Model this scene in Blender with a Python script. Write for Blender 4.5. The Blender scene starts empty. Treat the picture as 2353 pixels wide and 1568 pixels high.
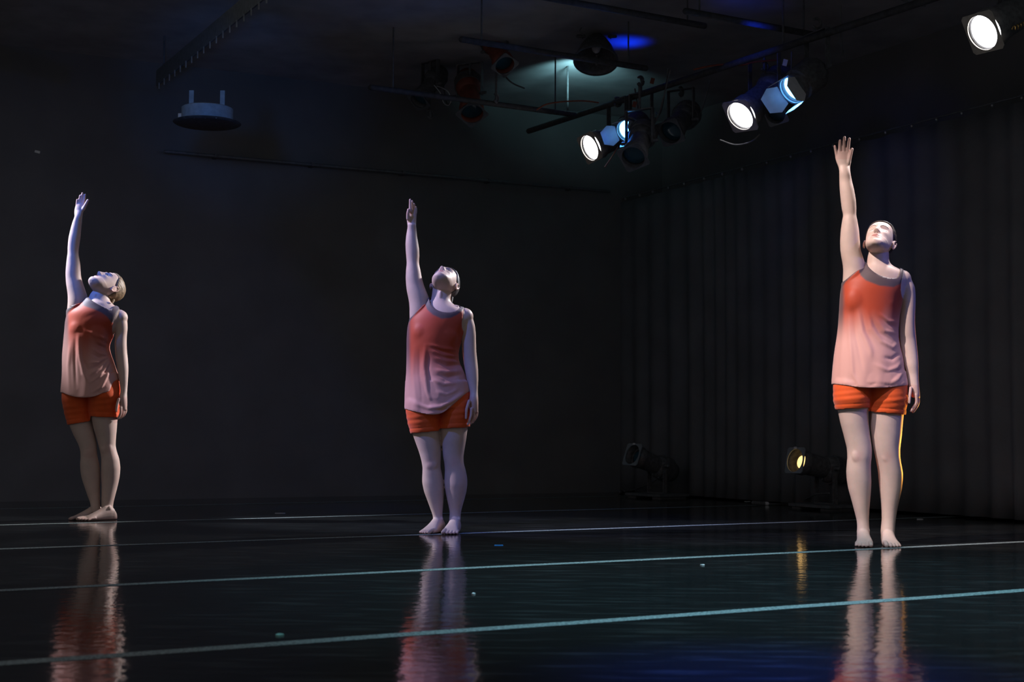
import bpy, bmesh, math, random
import numpy as np
from mathutils import Vector, Matrix
from mathutils.bvhtree import BVHTree

random.seed(7)
rng = np.random.RandomState(7)
SC = bpy.context.scene
COL = SC.collection

# ------------------------------------------------------------------ camera
W, H, F = 2353.0, 1568.0, 3268.0
CAM_Z = 0.58
PITCH = math.atan((989.0 - 784.0) / F)
ROLL = math.atan(0.006)
fwd = Vector((0, math.cos(PITCH), math.sin(PITCH)))
upv = Vector((0, -math.sin(PITCH), math.cos(PITCH)))
rgt = Vector((1, 0, 0))
r2 = rgt * math.cos(ROLL) + upv * math.sin(ROLL)
u2 = upv * math.cos(ROLL) - rgt * math.sin(ROLL)
cam_d = bpy.data.cameras.new('camera')
cam = bpy.data.objects.new('camera', cam_d)
COL.objects.link(cam)
cam.matrix_world = Matrix(((r2.x, u2.x, -fwd.x, 0), (r2.y, u2.y, -fwd.y, 0), (r2.z, u2.z, -fwd.z, CAM_Z), (0, 0, 0, 1)))
cam_d.sensor_width = 36.0
cam_d.lens = 36.0 * F / W
cam_d.clip_end = 100
cam_d.dof.use_dof = True
cam_d.dof.focus_distance = 7.9
cam_d.dof.aperture_fstop = 4.5
SC.camera = cam

# ------------------------------------------------------------------ view, world
SC.view_settings.view_transform = 'Standard'
SC.view_settings.look = 'None'
SC.view_settings.exposure = 0.0
SC.view_settings.gamma = 1.0
SC.view_settings.use_curve_mapping = False
SC.cycles.max_bounces = 5
SC.cycles.diffuse_bounces = 2
SC.cycles.glossy_bounces = 3
SC.cycles.sample_clamp_indirect = 3.0
wd = bpy.data.worlds.new('ambient_fill')  # even ambient light with no lamp behind it, added to lift the blacks
SC.world = wd
wd.use_nodes = True
wd.node_tree.nodes['Background'].inputs[0].default_value = (0.94, 0.97, 1.0, 1)
wd.node_tree.nodes['Background'].inputs[1].default_value = 0.135


def at(px, py, Y):
    d = fwd + r2 * ((px - W / 2) / F) + u2 * ((H / 2 - py) / F)
    t = Y / d.y
    return Vector((d.x * t, Y, CAM_Z + d.z * t))


def on_floor(px, py, z=0.0):
    d = fwd + r2 * ((px - W / 2) / F) + u2 * ((H / 2 - py) / F)
    t = (z - CAM_Z) / d.z
    return Vector((d.x * t, d.y * t, z))


def to_px(co):
    co = np.asarray(co, float)
    q = co - np.array([0, 0, CAM_Z])
    f = q @ np.array(fwd); x = q @ np.array(r2); y = q @ np.array(u2)
    return W / 2 + F * x / f, H / 2 - F * y / f


def seen(px, py, v):
    """world direction from (right, down, away) as seen along the sight line of a pixel"""
    e3 = (fwd + r2 * ((px - W / 2) / F) + u2 * ((H / 2 - py) / F)).normalized()
    e1 = (r2 - e3 * r2.dot(e3)).normalized(); e2 = e3.cross(e1)
    return (e1 * v[0] + e2 * v[1] + e3 * v[2]).normalized()


# right curtain line: through WALL_P along WALL_D (floor plan)
WALL_P = Vector((1.62, 12.5)); WALL_D = Vector((-0.478, 0.878)).normalized()
CORNER = Vector((1.05, 13.55)); BACK_D = Vector((0.9, 0.436)).normalized()


def on_wall(px, py, P, D, off=0.0):
    """point of the vertical plane through P along D seen at a pixel"""
    d = fwd + r2 * ((px - W / 2) / F) + u2 * ((H / 2 - py) / F)
    n = Vector((D.y, -D.x))
    k = (P.x * n.x + P.y * n.y + off) / (d.x * n.x + d.y * n.y)
    return Vector((d.x * k, d.y * k, CAM_Z + d.z * k))


# ------------------------------------------------------------------ lamps of the stage (positions outside the frame)
def spot(name, loc, aim, energy, color, angle, blend=0.35, radius=0.08):
    l = bpy.data.lights.new(name, 'SPOT')
    l.energy = energy; l.color = color; l.spot_size = math.radians(angle); l.spot_blend = blend
    l.shadow_soft_size = radius
    o = bpy.data.objects.new(name, l); COL.objects.link(o)
    o.location = loc
    o.rotation_euler = (Vector(aim) - Vector(loc)).to_track_quat('-Z', 'Y').to_euler()
    return o


YR, YC, YL = 7.38, 8.10, 9.04
R0, C0, L0 = Vector((1.86, YR, 0)), Vector((-0.39, YC, 0)), Vector((-2.62, YL, 0))
# dancer right
spot('key_light_right', (-1.91, 4.76, 5.6), R0 + Vector((0, 0, 1.08)), 2150, (1.0, .88, .84), 13, .25)
spot('cool_light_right', (-.5, 3.4, 4.8), R0 + Vector((0, 0, .45)), 420, (.80, .78, 1.0), 11, .6)
spot('blue_light_right', (5.0, 5.2, 3.0), R0 + Vector((.15, 0, 1.1)), 150, (.06, .12, 1.0), 18, .4)
spot('amber_light_right', (3.4, 8.62, .35), R0 + Vector((.1, 0, .75)), 170, (1.0, .42, .05), 28, .3)
# dancer centre
spot('key_light_middle', (-5.2, 7.5, 5.0), C0 + Vector((0, 0, 1.25)), 1750, (.72, .68, 1.0), 15.5, .4)
spot('blue_light_middle', (-2.9, 4.9, 5.6), C0 + Vector((0, 0, 1.05)), 640, (.10, .22, 1.0), 17, .4)
# dancer left
spot('key_light_left', (-6.6, 9.2, 4.9), L0 + Vector((0, 0, 1.65)), 3700, (.84, .88, 1.0), 17, .7)
spot('blue_light_left', (-5.2, 6.6, 4.9), L0 + Vector((-.05, 0, 1.78)), 1000, (.02, .17, 1.0), 10.5, .7)
# washes on the floor
spot('blue_wash', (.9, 3.9, 5.0), (.66, 3.45, 0), 2300, (.01, .08, 1.0), 14, 1.0, .2)
spot('teal_wash', (1.0, 5.0, 5.2), (1.0, 5.4, 0), 1300, (.38, .82, 1.0), 52, 1.0, .3)


# ------------------------------------------------------------------ materials
def mat(name, color, rough=0.6, metal=0.0, spec=0.5, emit=None, estr=0.0, noise=None, bump=None, sheen=0.0):
    m = bpy.data.materials.new(name); m.use_nodes = True
    nt = m.node_tree; b = nt.nodes['Principled BSDF']
    b.inputs['Base Color'].default_value = (*color, 1)
    b.inputs['Roughness'].default_value = rough
    b.inputs['Metallic'].default_value = metal
    b.inputs['Specular IOR Level'].default_value = spec
    if sheen:
        b.inputs['Sheen Weight'].default_value = sheen
    if emit:
        b.inputs['Emission Color'].default_value = (*emit, 1)
        b.inputs['Emission Strength'].default_value = estr
    tc = nt.nodes.new('ShaderNodeTexCoord')
    if noise:
        sc, amt = noise
        n = nt.nodes.new('ShaderNodeTexNoise'); n.inputs['Scale'].default_value = sc; n.inputs['Detail'].default_value = 4
        nt.links.new(tc.outputs['Object'], n.inputs['Vector'])
        r = nt.nodes.new('ShaderNodeValToRGB')
        r.color_ramp.elements[0].position = .3; r.color_ramp.elements[1].position = .7
        r.color_ramp.elements[0].color = (*[c * (1 - amt) for c in color], 1)
        r.color_ramp.elements[1].color = (*[min(1, c * (1 + amt)) for c in color], 1)
        nt.links.new(n.outputs[0], r.inputs[0]); nt.links.new(r.outputs[0], b.inputs['Base Color'])
    if bump:
        sc, st = bump
        n = nt.nodes.new('ShaderNodeTexNoise'); n.inputs['Scale'].default_value = sc
        nt.links.new(tc.outputs['Object'], n.inputs['Vector'])
        bp = nt.nodes.new('ShaderNodeBump'); bp.inputs['Strength'].default_value = st; bp.inputs['Distance'].default_value = .01
        nt.links.new(n.outputs[0], bp.inputs['Height']); nt.links.new(bp.outputs[0], b.inputs['Normal'])
    return m


def skin_mat(name, c):
    m = mat(name, c, .50, 0, .35, noise=(14, .07), bump=(220, .02))
    b = m.node_tree.nodes['Principled BSDF']
    nt = m.node_tree
    at_ = nt.nodes.new('ShaderNodeAttribute'); at_.attribute_name = 'Tint'
    mx = nt.nodes.new('ShaderNodeMix'); mx.data_type = 'RGBA'; mx.blend_type = 'MULTIPLY'; mx.inputs[0].default_value = 1.0
    old = b.inputs['Base Color'].links[0].from_socket
    nt.links.new(old, mx.inputs[6]); nt.links.new(at_.outputs['Color'], mx.inputs[7]); nt.links.new(mx.outputs[2], b.inputs['Base Color'])
    b.inputs['Subsurface Weight'].default_value = .12
    b.inputs['Subsurface Radius'].default_value = (1.0, .35, .2)
    b.inputs['Subsurface Scale'].default_value = .012
    return m


M = {}
M['skin'] = skin_mat('skin', (.66, .47, .40))
M['lip'] = mat('lip', (.50, .20, .18), .4)
M['nail'] = mat('nail', (.7, .45, .4), .3)
M['eye'] = mat('eye_white', (.75, .73, .7), .2)
M['iris'] = mat('iris', (.05, .04, .03), .15)
M['brow'] = mat('brow', (.16, .10, .075), .8)
M['hair_dark'] = mat('hair_dark', (.035, .022, .017), .5, noise=(60, .5), bump=(90, .12))
M['hair_grey'] = mat('hair_grey', (.10, .085, .08), .55, noise=(60, .5), bump=(90, .12))
M['hair_blond'] = mat('hair_blond', (.24, .15, .08), .55, noise=(60, .45), bump=(90, .12))
M['orange'] = mat('orange_jersey', (.85, .10, .008), .75, noise=(30, .06), bump=(420, .03), sheen=.15)
M['drape'] = mat('black_drape', (.138, .143, .152), .95, 0, .1, noise=(3, .12), bump=(60, .2))
M['wallblack'] = mat('black_wall', (.155, .155, .157), .95, 0, .1, noise=(2, .1))
M['ceil'] = mat('grey_ceiling', (.38, .38, .39), .95, 0, .1, noise=(4, .15))
M['black'] = mat('black_metal', (.11, .11, .115), .55, 0, .3, noise=(40, .3))
M['darkgrey'] = mat('dark_grey_metal', (.13, .14, .15), .45, .2, .5, noise=(30, .2))
M['frame'] = mat('gel_frame_metal', (.42, .38, .32), .6, 0, .3, noise=(20, .2))
M['strutgrey'] = mat('strut_grey', (.22, .26, .29), .6, noise=(30, .15))
M['doorgrey'] = mat('pale_grey_paint', (.62, .64, .66), .6, noise=(30, .06))
M['pipeblack'] = mat('pipe_black', (.065, .065, .068), .7, 0, .2, noise=(30, .3))
M['steel'] = mat('steel', (.35, .36, .38), .35, .8, .5, noise=(30, .2))
M['pale'] = mat('pale_label', (.65, .66, .68), .6, noise=(30, .1))
M['cable'] = mat('black_cable', (.12, .12, .125), .5, noise=(30, .2))
M['redcable'] = mat('rust_cable', (.22, .05, .02), .6, noise=(30, .2))
M['lens_white'] = mat('lens_lit_white', (1, 1, 1), .3, emit=(1, .98, 1), estr=9)
M['lens_blue'] = mat('lens_lit_blue', (.1, .4, 1), .3, emit=(.16, .55, 1), estr=9)
M['lens_amber'] = mat('lens_lit_amber', (1, .6, .2), .3, emit=(1, .60, .20), estr=2.2)
M['lens_dark'] = mat('lens_unlit', (.02, .07, .10), .08, 0, .8, noise=(5, .2))
M['bluetape'] = mat('blue_tape', (.02, .25, .75), .5, noise=(30, .15))
M['greentape'] = mat('pale_tape', (.25, .55, .5), .5, noise=(30, .15))
M['brass'] = mat('brass', (.5, .33, .12), .35, .9, .5, noise=(30, .2))
M['redlit_tag'] = mat('red_light_and_tag_brown', (.20, .05, .03), .6, noise=(20, .2))  # brown of the tags; on lamp barrels it is red light painted as colour

# tunic cloth: dye read from a colour attribute of the garment
m = mat('tunic_cloth', (.5, .3, .3), .55, 0, .35, bump=(420, .03), sheen=.25)
nt = m.node_tree
a = nt.nodes.new('ShaderNodeAttribute'); a.attribute_name = 'Dye'
nt.links.new(a.outputs['Color'], nt.nodes['Principled BSDF'].inputs['Base Color'])
M['tunic'] = m

# stage vinyl: black, glossy, scuffed
m = mat('stage_vinyl', (.012, .013, .014), .16, 0, .5)
nt = m.node_tree; b = nt.nodes['Principled BSDF']
tc = nt.nodes.new('ShaderNodeTexCoord')
mp = nt.nodes.new('ShaderNodeMapping'); mp.inputs['Scale'].default_value = (1, 1, 1)
mp.inputs['Rotation'].default_value = (0, 0, -.5)
nt.links.new(tc.outputs['Object'], mp.inputs['Vector'])
n1 = nt.nodes.new('ShaderNodeTexNoise'); n1.inputs['Scale'].default_value = 1.6; n1.inputs['Detail'].default_value = 6
nt.links.new(mp.outputs[0], n1.inputs['Vector'])
mp2 = nt.nodes.new('ShaderNodeMapping'); mp2.inputs['Scale'].default_value = (3.5, 22, 1)
nt.links.new(tc.outputs['Object'], mp2.inputs['Vector'])
n2 = nt.nodes.new('ShaderNodeTexNoise'); n2.inputs['Scale'].default_value = 1.0; n2.inputs['Detail'].default_value = 5
nt.links.new(mp2.outputs[0], n2.inputs['Vector'])
rmp = nt.nodes.new('ShaderNodeValToRGB')
rmp.color_ramp.elements[0].position = .52; rmp.color_ramp.elements[0].color = (.014, .0155, .0165, 1)
rmp.color_ramp.elements[1].position = .80; rmp.color_ramp.elements[1].color = (.060, .067, .069, 1)
nt.links.new(n2.outputs[0], rmp.inputs[0]); nt.links.new(rmp.outputs[0], b.inputs['Base Color'])
rr = nt.nodes.new('ShaderNodeMapRange'); rr.inputs['To Min'].default_value = .05; rr.inputs['To Max'].default_value = .11
nt.links.new(n1.outputs[0], rr.inputs['Value']); nt.links.new(rr.outputs[0], b.inputs['Roughness'])
n3 = nt.nodes.new('ShaderNodeTexNoise'); n3.inputs['Scale'].default_value = 16; n3.inputs['Detail'].default_value = 4
nt.links.new(tc.outputs['Object'], n3.inputs['Vector'])
bp = nt.nodes.new('ShaderNodeBump'); bp.inputs['Strength'].default_value = .30; bp.inputs['Distance'].default_value = .004
nt.links.new(n3.outputs[0], bp.inputs['Height']); nt.links.new(bp.outputs[0], b.inputs['Normal'])
M['vinyl'] = m

m = mat('seam_tape', (.2, .24, .25), .55, 0, .4)
nt = m.node_tree; b = nt.nodes['Principled BSDF']
tc = nt.nodes.new('ShaderNodeTexCoord')
n1 = nt.nodes.new('ShaderNodeTexNoise'); n1.inputs['Scale'].default_value = 110; n1.inputs['Detail'].default_value = 6
nt.links.new(tc.outputs['Object'], n1.inputs['Vector'])
rmp = nt.nodes.new('ShaderNodeValToRGB')
rmp.color_ramp.elements[0].position = .38; rmp.color_ramp.elements[0].color = (.07, .085, .085, 1)
rmp.color_ramp.elements[1].position = .62; rmp.color_ramp.elements[1].color = (.34, .41, .41, 1)
nt.links.new(n1.outputs[0], rmp.inputs[0]); nt.links.new(rmp.outputs[0], b.inputs['Base Color'])
M['tape'] = m


# ------------------------------------------------------------------ geometry helpers
class Geo:
    def __init__(self):
        self.v = []; self.f = []

    def add(self, vs, fs):
        o = len(self.v)
        self.v.extend([tuple(p) for p in vs]); self.f.extend([tuple(i + o for i in q) for q in fs])

    def rings(self, rs, cap=True):
        n = len(rs[0]); vs = []; fs = []
        for r in rs:
            vs.extend([tuple(p) for p in r])
        for k in range(len(rs) - 1):
            for i in range(n):
                j = (i + 1) % n
                fs.append((k * n + i, k * n + j, (k + 1) * n + j, (k + 1) * n + i))
        if cap:
            vs.append(tuple(np.mean(np.array([tuple(p) for p in rs[0]]), axis=0))); c0 = len(vs) - 1
            vs.append(tuple(np.mean(np.array([tuple(p) for p in rs[-1]]), axis=0))); c1 = len(vs) - 1
            L = (len(rs) - 1) * n
            for i in range(n):
                j = (i + 1) % n
                fs.append((c0, j, i)); fs.append((c1, L + i, L + j))
        self.add(vs, fs)

    def tube(self, pts, rad, n=10, round_ends=True):
        pts = [Vector(p) for p in pts]
        if not hasattr(rad, '__len__'):
            rad = [rad] * len(pts)
        rs = []
        tan0 = (pts[1] - pts[0]).normalized()
        ref = Vector((0, 0, 1)) if abs(tan0.z) < .9 else Vector((1, 0, 0))
        items = []
        if round_ends:
            for k in (0.25, .6, .87):
                items.append((pts[0] - tan0 * rad[0] * math.cos(k * math.pi / 2), rad[0] * math.sin(k * math.pi / 2), tan0))
        for i, p in enumerate(pts):
            t = (pts[min(i + 1, len(pts) - 1)] - pts[max(i - 1, 0)]).normalized()
            items.append((p, rad[i], t))
        if round_ends:
            t1 = (pts[-1] - pts[-2]).normalized()
            for k in (.87, .6, .25):
                items.append((pts[-1] + t1 * rad[-1] * math.cos(k * math.pi / 2), rad[-1] * math.sin(k * math.pi / 2), t1))
        for p, r, t in items:
            a = ref - t * ref.dot(t)
            if a.length < 1e-5:
                a = t.orthogonal()
            a.normalize(); bb = t.cross(a)
            rs.append([p + (a * math.cos(2 * math.pi * i / n) + bb * math.sin(2 * math.pi * i / n)) * r for i in range(n)])
        self.rings(rs)

    def ellipsoid(self, c, r, rot=None, n=16, mrows=10):
        c = Vector(c); rs = []
        for k in range(1, mrows):
            th = math.pi * k / mrows
            ring = []
            for i in range(n):
                ph = 2 * math.pi * i / n
                p = Vector((r[0] * math.sin(th) * math.cos(ph), r[1] * math.sin(th) * math.sin(ph), -r[2] * math.cos(th)))
                if rot is not None:
                    p = rot @ p
                ring.append(c + p)
            rs.append(ring)
        self.rings(rs)

    def box(self, c, s, rot=None):
        c = Vector(c); vs = []
        for z in (-1, 1):
            for x, y in ((-1, -1), (1, -1), (1, 1), (-1, 1)):
                p = Vector((x * s[0] / 2, y * s[1] / 2, z * s[2] / 2))
                if rot is not None:
                    p = rot @ p
                vs.append(c + p)
        self.add(vs, [(3, 2, 1, 0), (4, 5, 6, 7), (0, 1, 5, 4), (1, 2, 6, 5), (2, 3, 7, 6), (3, 0, 4, 7)])

    def lathe(self, prof, n=28, cap=True):
        """prof: (axial y, radius); axis = local +Y"""
        rs = [[(r * math.cos(2 * math.pi * i / n), y, -r * math.sin(2 * math.pi * i / n)) for i in range(n)] for y, r in prof]
        self.rings(rs, cap)

    def prism(self, poly, y0, y1):
        """polygon in local xz extruded along y"""
        n = len(poly)
        vs = [(x, y0, z) for x, z in poly] + [(x, y1, z) for x, z in poly]
        fs = [tuple(range(n)), tuple(range(2 * n - 1, n - 1, -1))] + [(i, i + n, (i + 1) % n + n, (i + 1) % n) for i in range(n)]
        self.add(vs, fs)

    def mesh(self, name):
        me = bpy.data.meshes.new(name)
        me.from_pydata(self.v, [], self.f); me.update()
        return me


def link(name, me, m, parent=None, smooth=True, bevel=0.0):
    o = bpy.data.objects.new(name, me)
    COL.objects.link(o)
    if m is not None and len(me.materials) == 0:
        me.materials.append(m)
    if smooth:
        me.polygons.foreach_set('use_smooth', np.ones(len(me.polygons), bool))
    if parent is not None:
        o.parent = parent
    if bevel:
        b = o.modifiers.new('bevel', 'BEVEL'); b.width = bevel; b.segments = 2; b.limit_method = 'ANGLE'
    return o


def fixnorm(me):
    bm = bmesh.new(); bm.from_mesh(me); bmesh.ops.recalc_face_normals(bm, faces=bm.faces); bm.to_mesh(me); bm.free()


def put(name, g, m, parent=None, smooth=True, bevel=0.0, sharp=True):
    me = g.mesh(name); fixnorm(me)
    o = link(name, me, m, parent, smooth, bevel)
    if smooth and sharp:
        try:
            me.set_sharp_from_angle(angle=math.radians(38))
        except Exception:
            pass
    return o


def tag(o, label=None, cat=None, group=None, kind=None):
    if label: o['label'] = label
    if cat: o['category'] = cat
    if group: o['group'] = group
    if kind: o['kind'] = kind
    return o


def empty(name, loc, mtx=None):
    o = bpy.data.objects.new(name, None); COL.objects.link(o)
    o.empty_display_size = .1
    if mtx is not None:
        o.matrix_world = mtx
    else:
        o.location = loc
    return o


def basis(loc, xdir, ydir):
    y = Vector(ydir).normalized(); x = Vector(xdir); x = (x - y * x.dot(y)).normalized(); z = x.cross(y)
    return Matrix(((x.x, y.x, z.x, loc[0]), (x.y, y.y, z.y, loc[1]), (x.z, y.z, z.z, loc[2]), (0, 0, 0, 1)))


# ------------------------------------------------------------------ room
def plan(P, D, s, n=0.0):
    return Vector((P.x + D.x * s + D.y * n, P.y + D.y * s - D.x * n))


CEIL = 3.6
# floor slab
g = Geo()
pts = [(-9, -3), (9, -3), (9, 16), (-9, 16)]
g.add([(x, y, -.05) for x, y in pts] + [(x, y, -.012) for x, y in pts], [(3, 2, 1, 0), (4, 5, 6, 7), (0, 1, 5, 4), (1, 2, 6, 5), (2, 3, 7, 6), (3, 0, 4, 7)])
floor = put('floor', g, M['black'], smooth=False); tag(floor, kind='structure')
# vinyl strips and the tape over their seams, all running along the back wall
SD = Vector((0.872, 0.490)).normalized(); SN = Vector((-SD.y, SD.x))
seam_px = [(1176, 1442), (1176, 1301.5), (1176, 1222.5), (1176, 1176.5)]
ks = sorted([SN.dot(Vector(on_floor(x, y)[:2])) for x, y in seam_px])
step = (ks[-1] - ks[0]) / 3
edges = [ks[0] - 3 * step, ks[0] - 2 * step, ks[0] - step] + ks + [ks[-1] + step, ks[-1] + 2 * step, ks[-1] + 3 * step]
for i in range(len(edges) - 1):
    a0, a1 = edges[i] + .004, edges[i + 1] - .004
    g = Geo(); n = 12; vs = []; fs = []
    for k in range(n + 1):
        s = -9 + 22 * k / n
        for aa in (a0, a1):
            p = SD * s + SN * aa
            vs.append((p.x, p.y, 0.0)); vs.append((p.x, p.y, -.012))
    for k in range(n):
        o = 4 * k
        fs += [(o, o + 4, o + 6, o + 2), (o + 1, o + 3, o + 7, o + 5), (o, o + 1, o + 5, o + 4), (o + 2, o + 6, o + 7, o + 3)]
    g.add(vs, fs)
    put('vinyl_strip', g, M['vinyl'], floor, smooth=False)
for j, e in enumerate(edges[1:-1]):
    g = Geo(); n = 60; vs = []; fs = []
    w = .033
    for k in range(n + 1):
        s = -9 + 22 * k / n
        wob = .005 * math.sin(k * 1.7 + j) + .004 * math.sin(k * .6 + 2 * j)
        for aa in (e - w + wob * .6, e + w + wob):
            p = SD * s + SN * aa
            vs.append((p.x, p.y, .0008))
    for k in range(n):
        fs.append((2 * k, 2 * k + 2, 2 * k + 3, 2 * k + 1))
    g.add(vs, fs)
    put('seam_tape', g, M['tape'], floor, smooth=False)

# back wall and ceiling and outer walls
g = Geo()
a0 = plan(CORNER, BACK_D, 3.5); a1 = plan(CORNER, BACK_D, -10)
nb = Vector((-BACK_D.y, BACK_D.x)) * .15
vs = [(a0.x, a0.y, 0), (a1.x, a1.y, 0), (a1.x, a1.y, CEIL), (a0.x, a0.y, CEIL)]
vs += [(x + nb.x, y + nb.y, z) for x, y, z in vs]
g.add(vs, [(0, 1, 2, 3), (7, 6, 5, 4), (0, 4, 5, 1), (2, 6, 7, 3), (1, 5, 6, 2), (0, 3, 7, 4)])
wb = put('wall_back', g, M['wallblack'], smooth=False); tag(wb, kind='structure')
g = Geo()
c0 = plan(WALL_P, WALL_D, 4.0, .45); c1 = plan(WALL_P, WALL_D, -10, .45)
nb = Vector((WALL_D.y, -WALL_D.x)) * .15
vs = [(c0.x, c0.y, 0), (c1.x, c1.y, 0), (c1.x, c1.y, CEIL), (c0.x, c0.y, CEIL)]
vs += [(x + nb.x, y + nb.y, z) for x, y, z in vs]
g.add(vs, [(0, 1, 2, 3), (7, 6, 5, 4), (0, 4, 5, 1), (2, 6, 7, 3), (1, 5, 6, 2), (0, 3, 7, 4)])
wr = put('wall_right', g, M['wallblack'], smooth=False); tag(wr, kind='structure')
g = Geo()
poly = [(-9, 9.3), (-1, 9.3), (-1, 6.5), (9, 6.5), (9, 17), (-9, 17)]
g.add([(x, y, CEIL) for x, y in poly] + [(x, y, CEIL + .15) for x, y in poly], [tuple(range(6)), tuple(range(11, 5, -1))] + [(i, (i + 6), (i + 1) % 6 + 6, (i + 1) % 6) for i in range(6)])
ce = put('ceiling', g, M['ceil'], smooth=False); tag(ce, kind='structure')
# curtain on the right, hung in folds from a track
TRK = 2.80


def curtain(name, P, D, s0, s1, z0, z1, depth, side, label):
    root = empty(name, (*plan(P, D, (s0 + s1) / 2), 0)); base = Vector(root.location)
    tag(root, label, 'curtain')
    n = int((s1 - s0) / .03); rows = 10; vs = []; fs = []
    ph = 0
    for k in range(n + 1):
        s = s0 + (s1 - s0) * k / n
        ph += .03 * (2 * math.pi / (.23 + .07 * math.sin(s * 2.1) + .04 * math.sin(s * 5.3)))
        for j in range(rows + 1):
            z = z0 + (z1 - z0) * j / rows
            amp = depth * (.6 + .4 * (1 - j / rows)) * (.7 + .3 * math.sin(s * 3 + j * .2))
            off = amp * math.sin(ph + .25 * math.sin(j * .5 + s)) * side
            p = plan(P, D, s, off)
            vs.append((p.x - base.x, p.y - base.y, z))
    for k in range(n):
        for j in range(rows):
            q = k * (rows + 1) + j
            fs.append((q, q + 1, q + rows + 2, q + rows + 1))
    g = Geo(); g.add(vs, fs)
    o = put('drape', g, M['drape'], root, sharp=False)
    sm = o.modifiers.new('thick', 'SOLIDIFY'); sm.thickness = .006
    return root


cur = curtain('stage_curtain', WALL_P, WALL_D, -7.5, 1.35, .015, TRK - .03, .032, 1, 'tall black velvet curtain hanging in folds along the right side of the stage')
base = Vector(cur.location)
g = Geo()
q0 = plan(WALL_P, WALL_D, -7.5); q1 = plan(WALL_P, WALL_D, 1.45)
g.tube([(q0.x - base.x, q0.y - base.y, TRK + .012), (q1.x - base.x, q1.y - base.y, TRK + .012)], .007, 8, False)
put('curtain_track', g, M['darkgrey'], cur)
for px, py in [(1437, 437), (1470, 430), (1500, 424), (1536, 416), (1572, 407), (1618, 396), (1660, 387), (1705, 377), (1762, 366), (1817, 353), (1864, 343), (1915, 333), (1975, 320), (2035, 307), (2095, 293), (2152, 281), (2210, 268), (2280, 252), (2348, 238)]:
    p = on_wall(px, py, WALL_P, WALL_D, -.03)
    g = Geo(); g.ellipsoid((p.x - base.x, p.y - base.y, TRK - .012), (.012, .012, .013), n=8, mrows=6)
    put('curtain_hook', g, M['steel'], cur)

# back track along the back wall
g = Geo()
q0 = on_wall(560, 370, CORNER, BACK_D, .06); q1 = on_wall(1160, 414, CORNER, BACK_D, .06)
zz = 2.85
for nm, x0, x1, y0, y1 in (('a', 575, 770, 369, 379), ('b', 890, 1145, 394, 413)):
    pass
e0 = on_wall(380, 350, CORNER, BACK_D, .08); e1 = on_wall(1400, 432, CORNER, BACK_D, .08)
mid = (e0 + e1) / 2; mid.z = zz
bt = empty('wall_pipe', mid)
tag(bt, 'long thin steel pipe fixed high along the black back wall', 'pipe')
g.tube([(e0.x - mid.x, e0.y - mid.y, 0), (e1.x - mid.x, e1.y - mid.y, 0)], .014, 10)
put('pipe', g, M['darkgrey'], bt)
for k in range(5):
    t = (k + .5) / 5
    g = Geo(); p = e0.lerp(e1, t)
    g.box((p.x - mid.x - BACK_D.y * .03, p.y - mid.y + BACK_D.x * .03, 0), (.03, .10, .03), Matrix.Rotation(math.atan2(BACK_D.y, BACK_D.x), 3, 'Z'))
    put('bracket', g, M['black'], bt, smooth=False)


# ------------------------------------------------------------------ people
def resample(rows, stepf=3.0):
    rows = np.array([list(r) + [0.0] * (5 - len(r)) for r in rows], float)
    y = rows[:, 0]
    n = max(4, int(abs(y[-1] - y[0]) / stepf))
    yy = np.linspace(y[0], y[-1], n + 1)
    out = [yy]
    for c in range(1, 5):
        v = np.interp(yy, y, rows[:, c])
        for _ in range(2):
            w = v.copy(); w[1:-1] = .25 * v[:-2] + .5 * v[1:-1] + .25 * v[2:]; v = w
        out.append(v)
    return np.stack(out, 1)


def body_tube(g, rows, Y0, n=32, grow=0.0, ex=2.0):
    rs = []
    for y, xl, xr, ra, dy in resample(rows):
        a = np.array(at(xl, y, Y0 + dy)); b = np.array(at(xr, y, Y0 + dy))
        c = (a + b) / 2; hw = np.linalg.norm(b - a) / 2 + grow; xd = (b - a) / np.linalg.norm(b - a)
        hd = (hw - grow) * ra + grow
        ring = []
        for i in range(n):
            t = 2 * math.pi * i / n
            ct, st = math.cos(t), math.sin(t)
            ring.append(c + xd * hw * math.copysign(abs(ct) ** (2 / ex), ct) + np.array([0, 1, 0]) * hd * math.copysign(abs(st) ** (2 / ex), st))
        rs.append(ring)
    if rows[0][0] < rows[-1][0]:
        rs = rs[::-1]
    g.rings(rs)


def finger(g, pts, Y0, r0, r1):
    P = [at(x, y, Y0 + dy) for x, y, dy in pts]
    Q = []; R = []
    m = 4 * (len(P) - 1)
    for k in range(m + 1):
        t = k / m * (len(P) - 1); i = min(int(t), len(P) - 2); fct = t - i
        Q.append(P[i].lerp(P[i + 1], fct)); R.append(r0 + (r1 - r0) * k / m)
    for _ in range(2):
        Q = [Q[0]] + [(Q[i - 1] + Q[i] * 2 + Q[i + 1]) / 4 for i in range(1, len(Q) - 1)] + [Q[-1]]
    g.tube(Q, R, 12)


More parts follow.
